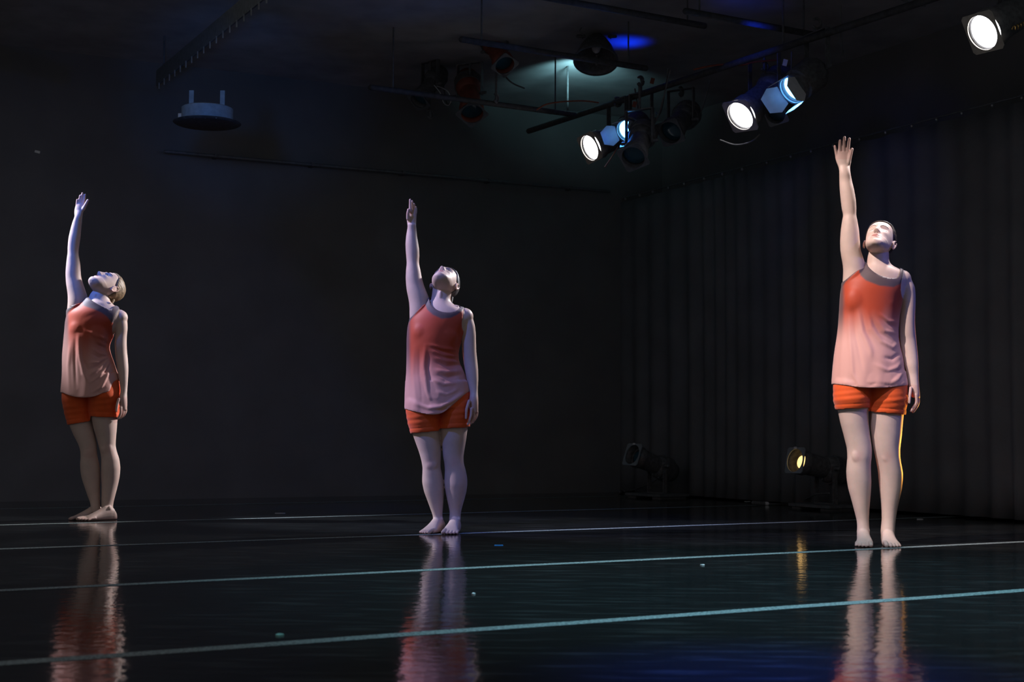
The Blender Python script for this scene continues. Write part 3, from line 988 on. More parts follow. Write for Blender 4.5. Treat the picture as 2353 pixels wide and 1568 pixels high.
# ---- right dancer
RD = dict(Y=YR, x=2000, y=1251, label='tall dancer at right, dark bun, eyes closed, palm raised open, feet slightly apart', mouth=.002,
    tubes=[
        # torso
        [(572, 1999, 2042, .95, .01), (590, 1994, 2042, .95), (603, 1992, 2043, .95), (612, 1989, 2050, .9), (620, 1977, 2068, .72), (630, 1962, 2084, .6), (645, 1946, 2088, .58), (665, 1937, 2080, .62), (690, 1935, 2071, .66), (720, 1934, 2065, .68), (750, 1935, 2060, .68), (775, 1936, 2058, .68), (800, 1932, 2062, .69), (830, 1925, 2070, .70), (860, 1919, 2078, .70), (885, 1917, 2082, .70)],
        # raised arm
        [(372, 1931, 1950, .30, -.006), (380, 1929.5, 1951.5, .46, -.008), (388, 1928.3, 1953, .66, -.01), (400, 1928.5, 1954.5, .84, -.01), (415, 1928.7, 1957, .95), (435, 1929.6, 1962, 1), (460, 1932, 1966.4, 1), (480, 1934.4, 1967.5, 1), (495, 1938, 1967, 1.05), (505, 1935.5, 1969.2, 1.05), (530, 1932, 1973.4, 1), (555, 1930.6, 1975.3, 1), (575, 1931.3, 1977, 1), (590, 1933.4, 1982, .95), (605, 1936.4, 1987, .95), (620, 1938, 1990, .95), (640, 1937, 1992, .95), (660, 1936, 1990, .9)],
        # hanging arm
        [(628, 2062, 2082, .95), (634, 2060, 2088, 1), (645, 2062, 2095, 1), (660, 2066, 2102, 1), (680, 2070, 2103.6, 1), (700, 2069, 2103.4, 1), (720, 2066.5, 2102.5, 1), (740, 2064.5, 2102, 1.05), (760, 2064, 2103, 1.05), (780, 2066, 2105, 1), (800, 2070, 2107, 1, -.01), (820, 2075, 2109.2, 1, -.02), (840, 2079.5, 2110.3, 1, -.03), (860, 2085, 2110.3, 1, -.035), (875, 2087, 2110.6, 1.1, -.04), (890, 2089, 2111.5, 1.4, -.04), (903, 2091, 2112.8, 1.5, -.04), (914, 2097, 2113.2, 1.7, -.04)],
        # palm of the raised hand
        [(350, 1919.8, 1952, .30), (357, 1918.3, 1956, .34), (365, 1919.5, 1956.5, .40), (375, 1922.5, 1955.5, .48), (385, 1927, 1953.2, .62), (395, 1928.6, 1953.8, .8)],
        # legs
        [(825, 1930, 1996, .8, 0), (880, 1919, 1997.5, 1.05, -.013), (920, 1919, 1997.5, 1.07, -.013), (945, 1926, 1995, 1.05), (970, 1931, 1995.2, 1.05), (1000, 1939, 1998.5, 1.02), (1030, 1946.4, 2003, 1.02), (1050, 1947.7, 2002.6, 1.02), (1065, 1946.4, 2000.5, 1.05, .005), (1085, 1945, 2000.5, 1.08, .012), (1105, 1946.4, 2001.6, 1.08, .016), (1125, 1950, 2001, 1.08, .018), (1150, 1957, 1999, 1.1, .018), (1175, 1963.5, 1997, 1.12, .018), (1195, 1968.6, 1996.2, 1.15, .018), (1208, 1970, 1996.7, 1.15, .015), (1222, 1969.5, 1998, 1.15, .01), (1236, 1970, 1998, 1.1, .01)],
        [(825, 2000, 2066, .8, 0), (880, 1999.5, 2080, 1.05, -.013), (920, 1999.5, 2081, 1.07, -.013), (950, 1998.5, 2075.8, 1.04), (970, 1999.7, 2073.7, 1.04), (1000, 2003, 2071.4, 1.02), (1030, 2007.4, 2067.6, 1.02), (1050, 2012, 2067.6, 1.02), (1065, 2015, 2070, 1.05, .005), (1085, 2018.4, 2073.7, 1.06, .012), (1100, 2019.6, 2074, 1.06, .016), (1125, 2021.4, 2071.4, 1.06, .018), (1150, 2024, 2066, 1.1, .018), (1175, 2026, 2060.5, 1.12, .018), (1195, 2026.5, 2058, 1.15, .018), (1208, 2025, 2056.4, 1.15, .015), (1222, 2024, 2056, 1.15, .01), (1236, 2025, 2055.5, 1.1, .01)],
    ],
    fingers=[
        (.0088, .0066, [(1922.5, 357, 0), (1920, 345, -.004), (1918, 336, -.008)]),
        (.0095, .0074, [(1929.5, 353, 0), (1929.5, 337, -.004), (1930.2, 323.5, -.010)]),
        (.0098, .0076, [(1938.5, 351, 0), (1939.3, 332, -.004), (1940.3, 316, -.010)]),
        (.0095, .0074, [(1947, 352, 0), (1949.5, 334, -.004), (1951.5, 319, -.008)]),
        (.0125, .0080, [(1949, 375, -.008), (1953.5, 358, -.014), (1957.8, 343, -.016)]),
        (.0090, .0068, [(2093, 892, -.075), (2090.5, 910, -.085), (2089.6, 926, -.085)]),
        (.0085, .0068, [(2105, 908, -.07), (2106.5, 925, -.07), (2100, 936, -.068), (2093.5, 945, -.066)]),
        (.0085, .0068, [(2108.5, 910, -.05), (2110, 926, -.05), (2104.5, 938, -.048), (2098, 947, -.045)]),
        (.0085, .0066, [(2109.5, 910, -.03), (2110.5, 925, -.03), (2106, 936, -.028), (2100, 944, -.025)]),
        (.0080, .0060, [(2109.5, 908, -.012), (2110, 920, -.01), (2106.5, 930, -.008), (2102, 937, -.006)]),
    ],
    blobs=[(1973, 1048, -.042, (.036, .020, .046)), (2041, 1048, -.042, (.036, .020, .046)), (1999, 660, -.02, (.10, .06, .06)), (2072, 642, 0, (.05, .05, .05)),
           (1972, 693, -.050, (.070, .050, .085)), (2026, 696, -.050, (.070, .050, .085)), (1960, 880, .06, (.075, .06, .08)), (2040, 880, .06, (.075, .06, .08)), (2012, 602, -.028, (.012, .016, .045)), (2034, 612, -.028, (.035, .010, .008))],
    knees=[(1973, 1050), (2041, 1050)], feet=[(1984, 1251, .005, 13, 1, .232), (2040, 1251, .005, 6, -1, .235)],
    head=(2020, 556, -.005, 44, 21, -6, .98),
    fine=[(1905, 300, 1966, 366), (2080, 885, 2125, 960)],
    shorts=[[(790, 1932, 2062, .70), (830, 1925, 2070, .71), (860, 1919, 2078, .72), (885, 1917, 2082, .72)],
            [(825, 1930, 1996, .8, 0), (880, 1918, 1997.5, 1.07, -.013), (920, 1918, 1997.5, 1.08, -.013), (945, 1924.5, 1996, 1.06), (970, 1930, 1996, 1.06)], [(825, 2000, 2066, .8, 0), (880, 1999, 2081, 1.07, -.013), (920, 1999, 2082, 1.08, -.013), (952, 1999, 2077, 1.06), (975, 2000, 2075, 1.06)]],
    shortcut=(1997.5, ((1920, 942.5), (1997, 937.5)), ((1997, 947.5), (2078, 953.5)), 852),
    tunic=[(600, 1988, 2050, .85), (612, 1982, 2056, .8), (622, 1970, 2076, .66), (632, 1955, 2086, .60), (645, 1940, 2084, .60), (665, 1934, 2076, .66), (690, 1932, 2069, .70), (720, 1930.5, 2065, .72), (750, 1928.5, 2062, .73), (775, 1925.5, 2061, .74), (800, 1921.5, 2065, .75), (820, 1919, 2071, .75), (850, 1916, 2076, .74), (885, 1913.5, 2078, .73), (910, 1912, 2079, .73)],
    bust=[(1972, 694, -.050, (.076, .054, .095)), (2026, 697, -.050, (.076, .054, .095))],
    front=[(1900, 884), (1914, 885), (1955, 891), (1995, 895.5), (2040, 894), (2076, 889), (2095, 887), (2095, 700), (2076, 688), (2071, 672), (2072, 652), (2075, 638), (2077, 626), (2079, 612), (2066, 612), (2066, 626), (2064.5, 637), (2053, 638.5), (2034, 636), (2015, 628.5), (2006, 621), (1998, 613), (1992, 606), (1989, 596), (1982, 606), (1976, 612), (1965, 621.5), (1956, 630), (1946, 640), (1935, 648.5), (1900, 655)],
    back=[(1900, 886), (1995, 898), (2095, 890), (2095, 700), (2076, 688), (2073, 660), (2077, 626), (2079, 612), (2066, 612), (2050, 622), (2020, 622), (2000, 612), (1990, 596), (1982, 606), (1965, 621.5), (1946, 640), (1935, 648.5), (1900, 655)],
    folds=[(.005, 4, [(1950, 700), (1952, 760), (1960, 860), (1975, 890)]), (-.004, 4, [(1962, 705), (1966, 770), (1985, 860)]), (.006, 4.5, [(1972, 715), (1982, 765), (2000, 805), (2003, 822)]), (-.005, 4, [(1980, 715), (1990, 760), (2012, 800)]),
           (.007, 4, [(1993, 715), (2003, 755), (2025, 785), (2050, 799), (2062, 790)]), (-.005, 4, [(2003, 735), (2020, 765), (2052, 785)]), (.006, 3.5, [(2015, 735), (2032, 760), (2062, 768)]), (.005, 3, [(2020, 720), (2040, 738), (2064, 742)]), (-.004, 3, [(2024, 728), (2044, 748), (2064, 754)]),
           (.006, 4, [(2010, 838), (2040, 852), (2060, 845), (2070, 832)]), (.006, 4, [(2040, 884), (2062, 872), (2074, 856)]), (-.006, 4, [(2030, 822), (2050, 826), (2068, 812)]), (-.005, 4, [(2045, 866), (2062, 856), (2072, 842)]), (.004, 5, [(1940, 720), (1936, 800), (1930, 870)])],
    drop=(770, 890, .16), yoke=[(1935, 660), (1944, 648), (1957, 635), (1972.7, 621), (1978, 634), (1989, 644.5), (2002, 650), (2021, 657), (2053, 660), (2066, 654), (2080, 640)], margin=1936, fade=(700, 790),
    hair='hair_dark', hairstyle='bun', eyes='closed')

# ---- middle dancer
CD = dict(Y=YC, x=1018, y=1222, label='dancer in the middle, cropped dark hair, face tipped to the ceiling, arm straight up',
    tubes=[
        [(655, 995, 1039, .95, .03), (673, 993, 1038, .95, .02), (686, 991, 1034.5, .95, .01), (695, 988, 1036, .92), (702, 979, 1046, .8), (710, 966, 1064, .66), (720, 955, 1079, .6), (735, 946, 1084, .58), (755, 940, 1072, .64), (780, 938, 1060, .70), (805, 939, 1052, .74), (825, 940, 1050, .74), (840, 939, 1056, .72), (860, 937, 1066, .70), (885, 935, 1074, .70), (910, 934, 1078, .70), (938, 935, 1078, .70)],
        [(515, 936, 956.3, .85, -.01), (520, 937, 956.3, .9, -.01), (530, 935, 957.4, 1), (545, 932.7, 958.8, 1), (560, 931.6, 961.4, 1), (575, 932, 963.5, 1), (590, 933.3, 963.7, 1), (603, 934.4, 962.5, 1.05), (612, 934, 964, 1.05), (620, 932.7, 966, 1), (640, 932, 969.5, 1), (655, 933, 974, .95), (668, 934.4, 979, .95), (680, 937, 984, .95), (695, 940, 988, .95), (712, 941, 990, .95), (735, 941, 988, .9)],
        [(708, 1052, 1072, .95), (715, 1052, 1075, 1), (722, 1052, 1080, 1), (735, 1055, 1088, 1), (750, 1058, 1091.7, 1), (770, 1060, 1093.6, 1), (790, 1060, 1094, 1), (810, 1062.6, 1094.6, 1.05), (830, 1064.5, 1097, 1.05), (850, 1068, 1098.8, 1, -.01), (870, 1071.5, 1099.3, 1, -.02), (885, 1076, 1098.6, 1, -.03), (900, 1079.5, 1098, 1, -.04), (907, 1080, 1098.2, 1.1, -.045), (918, 1078, 1099, 1.2, -.05), (930, 1076.5, 1099, 1.2, -.05), (940, 1078, 1099, 1.1, -.05), (949, 1083, 1098.5, 1.1, -.05)],
        [(478, 940, 957.5, .8), (490, 937, 957.5, .9), (500, 934.5, 957, .95), (510, 934.8, 956.5, .95), (522, 937, 956.4, .9)],
        [(870, 945, 1008, .8, 0), (925, 935, 1010, 1.05, -.013), (950, 935, 1010, 1.08, -.013), (975, 940, 1011, 1.02), (997, 947.5, 1011.5, 1.05), (1020, 955.7, 1013, 1.05), (1040, 962.9, 1014, 1.02), (1060, 968.4, 1013, 1.02), (1075, 971, 1012.5, 1.02), (1090, 970.4, 1016, 1.05, .008), (1100, 970, 1018, 1.05, .014), (1110, 970, 1019, 1.05, .016), (1130, 974, 1020, 1.05, .018), (1150, 981.6, 1019.5, 1.08, .018), (1170, 988.8, 1018, 1.12, .018), (1185, 994.5, 1016.5, 1.15, .015), (1195, 995, 1018.5, 1.15, .012), (1208, 996, 1019, 1.1, .01)],
        [(870, 1012, 1066, .8, 0), (925, 1011, 1078, 1.05, -.013), (950, 1011.5, 1078, 1.08, -.013), (975, 1010.5, 1076.5, 1.02), (985, 1010.5, 1074.5, 1.05), (1010, 1013, 1071.4, 1.05), (1030, 1016, 1068, 1.02), (1050, 1018, 1065, 1.02), (1065, 1021, 1065.7, 1.02), (1080, 1022, 1070, 1.04, .008), (1100, 1021.2, 1074, 1.04, .014), (1115, 1021.2, 1074, 1.05, .016), (1130, 1023.5, 1072, 1.05, .018), (1150, 1027.5, 1066.7, 1.08, .018), (1170, 1032, 1061, 1.12, .018), (1180, 1033.4, 1059, 1.15, .015), (1192, 1032, 1058.5, 1.15, .012), (1208, 1032, 1057, 1.1, .01)],
    ],
    fingers=[
        (.0098, .0070, [(943, 486, -.03), (942.8, 472, -.034), (942.6, 459.5, -.038)]),
        (.0098, .0072, [(947.5, 485, -.008), (948, 474, -.012), (946.8, 463, -.016)]),
        (.0095, .0070, [(951.8, 486, .014), (952.2, 477, .012), (951, 469, .008)]),
        (.0088, .0065, [(955, 489, .034), (955.8, 483, .034), (955.6, 476.5, .032)]),
        (.0120, .0080, [(938, 503, -.030), (937.3, 491, -.044), (938.8, 482, -.050)]),
        (.0095, .0070, [(1078, 922, -.085), (1072, 940, -.10), (1071.3, 952, -.10), (1070.8, 961.5, -.10)]),
        (.0092, .0070, [(1083, 940, -.085), (1082.5, 955, -.088), (1079, 966, -.086), (1075, 975.5, -.084)]),
        (.0092, .0070, [(1088, 944, -.062), (1089.5, 957, -.064), (1086, 967, -.06), (1081.5, 974, -.058)]),
        (.0090, .0068, [(1092.5, 945, -.04), (1094, 957, -.04), (1090.5, 965, -.038), (1086.5, 971, -.035)]),
        (.0082, .0062, [(1095.5, 943, -.02), (1096.8, 952, -.018), (1094, 960, -.016), (1091, 965.5, -.014)]),
    ],
    blobs=[(991, 1068, -.036, (.036, .021, .046)), (1043, 1062, -.036, (.036, .021, .046)), (1015, 740, -.02, (.11, .06, .06)), (1068, 728, 0, (.05, .05, .05)),
           (975, 768, -.050, (.070, .053, .085)), (1023, 768, -.050, (.070, .053, .085)), (975, 915, .06, (.085, .06, .09)), (1045, 915, .06, (.085, .06, .09)), (1012, 682, -.036, (.012, .010, .035)), (1040, 704, -.03, (.04, .012, .010))],
    knees=[(990, 1068), (1043, 1062)], feet=[(1006, 1222, .01, 24, 1, .232), (1045, 1222, -.01, 8, -1, .235)],
    head=(1020.5, 652, .035, 68, 8, -3, .98),
    fine=[(925, 450, 965, 494), (1062, 912, 1110, 985)],
    shorts=[[(840, 938, 1058, .74), (860, 936, 1068, .72), (885, 934.5, 1076, .72), (910, 933.5, 1080.5, .72), (938, 934, 1080, .72)],
            [(870, 945, 1008, .8, 0), (925, 934, 1011, 1.07, -.013), (950, 935, 1010.5, 1.10, -.013), (975, 939.5, 1010.5, 1.08, -.008), (996, 946, 1012, 1.07), (1020, 954, 1014, 1.07)], [(870, 1012, 1066, .8, 0), (925, 1011, 1080, 1.07, -.013), (950, 1011.5, 1080, 1.10, -.013), (970, 1011.5, 1078, 1.08, -.008), (985, 1010, 1076.5, 1.07), (1008, 1011, 1073, 1.07)]],
    shortcut=(1010.5, ((946, 997), (1010, 991)), ((1011, 986.5), (1076, 983)), 874),
    tunic=[(680, 984, 1040, .85), (695, 977, 1046, .8), (704, 970, 1055, .7), (712, 961, 1068, .64), (722, 950, 1076, .60), (735, 942, 1073, .62), (755, 937.5, 1065, .68), (780, 936, 1058, .74), (800, 936, 1053, .77), (825, 936, 1051.5, .77), (840, 935.5, 1056, .76), (860, 935, 1066, .76), (880, 933, 1070, .77), (905, 931.5, 1073, .76), (942, 930, 1076, .74), (965, 929, 1077, .74)],
    bust=[(975, 769, -.050, (.077, .057, .095)), (1023, 769, -.050, (.077, .057, .095))],
    front=[(915, 942), (931, 942.5), (945, 946.5), (960, 951), (978, 955), (995, 956.5), (1012, 955), (1022, 951), (1033, 941), (1045, 928), (1058, 915), (1070, 904), (1090, 898), (1090, 780), (1070, 768), (1062, 754), (1062, 738), (1066, 722), (1067, 708), (1068, 694), (1057, 694), (1056, 709), (1048, 713), (1035, 717.5), (1020, 717.5), (1003, 711), (994, 702), (989, 692), (986, 676), (981, 686), (975, 696.5), (962, 709), (950, 722), (940, 732), (915, 742)],
    back=[(915, 944), (995, 956), (1040, 945), (1066, 932), (1090, 915), (1090, 780), (1070, 768), (1064, 745), (1067, 708), (1068, 694), (1057, 694), (1045, 702), (1020, 702), (1000, 696), (988, 676), (981, 686), (962, 709), (940, 732), (915, 742)],
    folds=[(.005, 4.5, [(952, 800), (950, 860), (958, 930)]), (-.005, 4, [(964, 800), (964, 860), (975, 925)]), (.008, 4, [(978, 795), (974, 840), (982, 900), (992, 932)]), (-.006, 4, [(986, 815), (984, 850), (994, 890), (1004, 915)]),
           (.006, 3, [(985, 792), (1015, 800), (1052, 806)]), (-.005, 3, [(990, 799), (1018, 808), (1052, 813)]), (.006, 3, [(990, 806), (1020, 816), (1052, 820)]), (.006, 3.5, [(998, 822), (1025, 830), (1052, 832)]), (-.006, 3.5, [(1000, 832), (1025, 842), (1054, 840)]), (.007, 4, [(1000, 850), (1025, 856), (1056, 852)]), (-.006, 4, [(1000, 862), (1030, 868), (1060, 862)]),
           (.007, 4, [(996, 872), (1020, 884), (1050, 880)]), (.006, 4, [(1005, 900), (1025, 908), (1052, 898)]), (.009, 4, [(955, 928), (985, 938), (1012, 936), (1045, 918), (1070, 902)]), (-.006, 4, [(970, 920), (1005, 925), (1040, 908), (1062, 895)])],
    drop=(800, 930, .14), yoke=[(936, 748), (945, 735), (960, 715), (976, 697), (982, 712), (995, 724), (1015, 733), (1035, 731), (1050, 724), (1060, 716), (1072, 705)], margin=939, fade=(790, 905),
    hair='hair_grey', hairstyle='crop', eyes='open')

# ---- left dancer
LD = dict(Y=YL, x=235, y=1193, label='dancer at far left, sandy hair, head thrown back in half profile, feet close together',
    tubes=[
        [(660, 222, 258, .95, .04), (668, 215, 256, .95, .03), (678, 207, 253, .95, .02), (689, 203, 251, .95, .01), (697, 197, 256, .9), (704, 186, 265, .72), (712, 173, 276, .64), (722, 162, 284, .6), (737, 155, 285, .6), (755, 153, 270, .66), (775, 151, 256, .74), (795, 151, 248, .8), (810, 150, 250, .8), (830, 150, 258, .78), (855, 149, 266, .76), (880, 147, 271, .76), (900, 146, 273, .76)],
        [(480, 175, 188, .4, -.005), (488, 172.5, 189, .6, -.01), (498, 171.8, 189.3, .88, -.01), (510, 167, 188.3, 1), (525, 162.9, 186.4, 1), (545, 158.2, 184.8, 1), (560, 156.5, 182.6, 1), (575, 155.6, 180.5, 1), (582, 156, 179.8, 1.05), (590, 154.5, 181, 1.05), (600, 153.4, 182.8, 1), (610, 152.5, 184.3, 1), (625, 151.2, 185, 1), (640, 151.5, 186.5, .95), (655, 152.8, 191.5, .95), (668, 155, 196, .95), (680, 156.5, 200, .95), (695, 156.5, 203, .95), (712, 155, 204, .9), (728, 155, 202, .9)],
        [(712, 264, 280, .95), (716, 262, 281, 1), (725, 261, 288, 1), (740, 262, 292.5, 1), (755, 264, 293, 1), (770, 265, 291.3, 1), (790, 263.5, 290.7, 1.05), (810, 265, 291.6, 1.05), (830, 267, 294, 1.05), (850, 270, 295, 1, -.01), (870, 273, 294, 1, -.02), (890, 276, 293, 1, -.03), (900, 277, 292, 1, -.04), (907, 276, 291.8, 1.1, -.045), (915, 274, 292, 1.3, -.05), (925, 273.5, 292, 1.3, -.05), (935, 275, 291.8, 1.2, -.05), (943, 279.5, 291, 1.2, -.05)],
        [(468, 175, 196, .36), (473, 173.5, 196, .42), (480, 171.5, 194, .5), (487, 170.5, 191.5, .6), (493, 171, 190, .75), (500, 172, 189.3, .9)],
        [(840, 156, 202, .8, 0), (890, 147, 206, 1.04, -.013), (930, 147, 206, 1.07, -.013), (955, 153, 208, 1.02), (977, 160, 212, 1.04), (1000, 169.6, 217.5, 1.04), (1020, 180, 222, 1.02), (1035, 185, 222, 1.02), (1050, 186, 223, 1.02), (1065, 184.6, 227, 1.04, .008), (1085, 185.7, 229.8, 1.04, .014), (1100, 188.5, 229.8, 1.05, .018), (1120, 195, 229, 1.05, .018), (1140, 201.6, 229, 1.08, .018), (1155, 207.5, 229, 1.1, .015), (1165, 209, 230, 1.12, .012), (1178, 210, 231, 1.1, .01)],
        [(840, 208, 256, .8, 0), (890, 207, 273, 1.04, -.013), (920, 207, 274, 1.07, -.013), (945, 207, 272, 1.02), (962, 211, 269, 1.04), (985, 216, 267.7, 1.04), (1005, 222, 266, 1.02), (1025, 227, 265, 1.02), (1040, 231.3, 268.5, 1.02), (1055, 233.4, 273.5, 1.04, .006), (1075, 233, 276, 1.05, .012), (1095, 233, 274.6, 1.05, .016), (1115, 234, 270.5, 1.05, .018), (1135, 233.8, 265.5, 1.08, .016), (1150, 233.5, 261.5, 1.1, .014), (1160, 233.5, 259.4, 1.12, .012), (1175, 234, 260, 1.1, .01)],
    ],
    fingers=[
        (.0078, .0062, [(176.6, 472, 0), (176.9, 464, -.004), (177.9, 459, -.008)]),
        (.0082, .0066, [(181.6, 470, 0), (183.0, 458, -.004), (184.2, 450, -.010)]),
        (.0084, .0068, [(186.8, 469, 0), (188.6, 455, -.004), (189.4, 444.6, -.010)]),
        (.0082, .0066, [(192, 469, 0), (194.6, 457, -.004), (195.6, 447.6, -.008)]),
        (.0125, .0082, [(191.5, 481, -.008), (197, 470.5, -.016), (202, 460.5, -.020)]),
        (.0098, .0072, [(273, 918, -.085), (268.8, 931, -.10), (267.8, 938, -.10), (267.2, 945, -.10)]),
        (.0092, .0072, [(277.5, 936, -.08), (278, 948, -.085), (275, 956, -.084), (271, 962.5, -.082)]),
        (.0092, .0072, [(282, 938, -.06), (283.5, 949, -.062), (281, 956, -.06), (277, 961, -.058)]),
        (.0090, .0070, [(286, 938, -.04), (287.6, 948, -.04), (285.5, 954, -.038), (282, 958, -.036)]),
        (.0082, .0064, [(288.8, 936, -.02), (289.9, 944, -.018), (288.5, 949, -.016), (286, 953, -.014)]),
    ],
    blobs=[(202, 1042, -.032, (.038, .024, .048)), (245, 1032, -.032, (.038, .024, .048)), (215, 738, -.02, (.115, .06, .06)), (274, 730, 0, (.055, .05, .05)),
           (185, 760, -.056, (.072, .055, .088)), (220, 764, -.056, (.072, .055, .088)), (185, 895, .07, (.09, .06, .09)), (245, 895, .07, (.085, .06, .09)), (219, 686, -.040, (.012, .010, .030)), (240, 697, -.035, (.045, .012, .010))],
    knees=[(203, 1042), (246, 1032)], feet=[(219, 1193, .05, 44, 1, .245), (247, 1193, -.02, 46, -1, .245)],
    head=(244, 661, .035, 70, 34, 4, 1.0),
    fine=[(165, 435, 210, 474), (260, 912, 300, 972)],
    shorts=[[(820, 149, 254, .80), (850, 148.5, 265, .79), (880, 146.5, 273, .78), (900, 145.5, 275, .78)],
            [(840, 156, 202, .8, 0), (890, 146, 206, 1.06, -.013), (920, 145, 206, 1.08, -.013), (955, 152, 208, 1.04), (977, 159, 213, 1.07), (995, 166, 217, 1.07)], [(840, 208, 256, .8, 0), (890, 207, 274, 1.06, -.013), (910, 207, 275, 1.13, -.018), (945, 206, 273.5, 1.04), (962, 209.5, 271.5, 1.07), (982, 214, 270, 1.07)]],
    shortcut=(208.5, ((158, 977), (208, 969)), ((209, 958), (272, 961)), 856),
    tunic=[(684, 198, 258, .85), (696, 188, 262, .8), (705, 178, 269, .68), (713, 163, 277, .62), (722, 156, 279, .62), (740, 152, 268, .66), (757, 151, 259, .72), (775, 149.5, 254, .80), (795, 148, 248, .86), (812, 146.5, 250, .87), (830, 146, 255, .86), (850, 146, 261, .85), (870, 145, 266, .84), (890, 143, 269, .84), (905, 141.8, 271, .84), (928, 140, 273, .84)],
    bust=[(185, 761, -.056, (.080, .059, .10)), (220, 765, -.056, (.080, .059, .10))],
    front=[(125, 904), (142, 904.5), (155, 910), (168, 914), (182, 917), (200, 916.5), (215, 914.5), (226, 911.5), (234, 906), (245, 905), (253.5, 904.5), (256, 890), (259, 880), (264, 876), (290, 874), (290, 780), (262, 776), (258, 760), (260, 744), (267, 728), (274, 716), (276, 702), (257, 702), (254, 712), (241, 705), (227, 698), (212, 690), (205, 682.5), (200, 668), (191, 677.5), (172, 697), (157, 708.5), (150, 714), (125, 732)],
    back=[(125, 906), (182, 915), (240, 905), (262, 892), (290, 884), (290, 780), (262, 776), (262, 750), (274, 716), (276, 702), (257, 702), (240, 690), (220, 682), (205, 670), (200, 668), (191, 677.5), (172, 697), (157, 708.5), (150, 714), (125, 732)],
    folds=[(.007, 4, [(162, 790), (158, 840), (160, 900)]), (-.006, 3.5, [(173, 775), (172, 830), (175, 890)]), (.008, 3.5, [(180, 770), (183, 815), (192, 860), (205, 878)]), (-.007, 3, [(188, 790), (192, 830), (206, 858)]),
           (.004, 4, [(198, 759), (220, 772), (248, 786)]), (.006, 2.2, [(225, 770), (240, 777), (249, 782)]), (-.005, 2, [(222, 776), (238, 784), (248, 789)]), (.006, 2.2, [(222, 785), (236, 792), (248, 795)]), (-.005, 2, [(222, 790), (236, 798), (248, 801)]), (.009, 2.8, [(212, 802), (228, 812), (242, 816), (251, 812)]), (-.006, 2.5, [(208, 812), (228, 822), (252, 818)]),
           (.008, 3, [(205, 835), (225, 832), (252, 818)]), (.008, 3, [(205, 862), (228, 848), (252, 822)]), (-.007, 3, [(202, 850), (225, 842), (250, 822)]), (.009, 3, [(207, 880), (228, 866), (244, 845), (253, 826)]), (-.007, 3, [(214, 884), (234, 868), (248, 845)]), (.009, 3, [(212, 902), (232, 890), (245, 868), (254, 840)]), (-.006, 3, [(222, 906), (240, 890), (252, 862)])],
    drop=(790, 900, .17), yoke=[(153, 722), (165, 709), (180, 696), (188, 689), (192, 703), (215, 711), (232, 718), (246, 728), (256, 742), (275, 745)], margin=154, fade=(745, 860),
    hair='hair_blond', hairstyle='nape', eyes='open')

for D in (RD, CD, LD):
    dancer(D)


# ------------------------------------------------------------------ stage lights
def lathe_part(name, prof, m, parent, n=28, cap=True):
    g = Geo(); g.lathe(prof, n, cap)
    return put(name, g, m, parent)


def tri_frame(size, hole, m, parent, cut_side=None):
    """square plate with a round hole, thickness along y"""
    g = Geo(); n = 40; t = .004; vs = []; fs = []
    h = size / 2
    for yy in (-t, t):
        for i in range(n):
            a_ = 2 * math.pi * (i + .5) / n
            ca, sa = math.cos(a_), math.sin(a_)
            k = h / max(abs(ca), abs(sa))
            vs.append((ca * k, yy, sa * k)); vs.append((ca * hole, yy, sa * hole))
    for i in range(n):
        j = (i + 1) % n; o = 2 * n
        fs += [(2 * i, 2 * j, 2 * j + 1, 2 * i + 1), (o + 2 * i, o + 2 * i + 1, o + 2 * j + 1, o + 2 * j), (2 * i, o + 2 * i, o + 2 * j, 2 * j), (2 * i + 1, 2 * j + 1, o + 2 * j + 1, o + 2 * i + 1)]
    g.add(vs, fs)
    return put('gel_frame', g, m, parent, smooth=False)


def spotlight(loc, beam, xdir, size, label, lens, group, lens_r=None, frame='frame'):
    """profile spotlight; origin at the centre of the gel frame, beam along local +Y"""
    root = empty('stage_spotlight', loc, basis(loc, xdir, beam))
    tag(root, label, 'spotlight', group)
    k = size / .236
    r = lens_r or size * .43
    tri_frame(size, size * .445, M[frame], root)
    g = Geo()   # barrel open towards the frame
    g.lathe([(-.02 * k, .118 * k), (-.10 * k, .118 * k), (-.105 * k, .105 * k), (-.34 * k, .095 * k), (-.36 * k, .115 * k), (-.40 * k, .125 * k), (-.52 * k, .125 * k), (-.60 * k, .095 * k), (-.64 * k, .04 * k)], 30)
    # replace the front cap by an inner wall
    me = g.mesh('barrel'); bm = bmesh.new(); bm.from_mesh(me)
    bm.faces.ensure_lookup_table()
    rem = [f for f in bm.faces if all(abs(v.co.y + .02 * k) < 1e-4 for v in f.verts)]
    bmesh.ops.delete(bm, geom=rem, context='FACES'); bm.to_mesh(me); bm.free(); fixnorm(me)
    o = link('barrel', me, M['black'], root); me.set_sharp_from_angle(angle=.6)
    md = o.modifiers.new('thick', 'SOLIDIFY'); md.thickness = .004; md.offset = -1
    lens_y = -.022 * k if lens == 'lens_white' else -.075 * k
    lathe_part('lens', [(lens_y - .012 * k, r * .2), (lens_y - .012 * k, r), (lens_y, r), (lens_y + .001 * k, r * .9), (lens_y + .0015 * k, r * .3)], M[lens], root, 36)
    pr = []
    for i in range(7):
        y = (-.415 - .015 * i) * k
        pr += [(y + .002 * k, .1255 * k), (y + .002 * k, .136 * k), (y - .002 * k, .136 * k), (y - .002 * k, .1255 * k)]
    lathe_part('finned_sleeve', pr, M['black'], root, 24, False)
    # yoke and clamp reach straight up in the world, so work in world axes
    return root


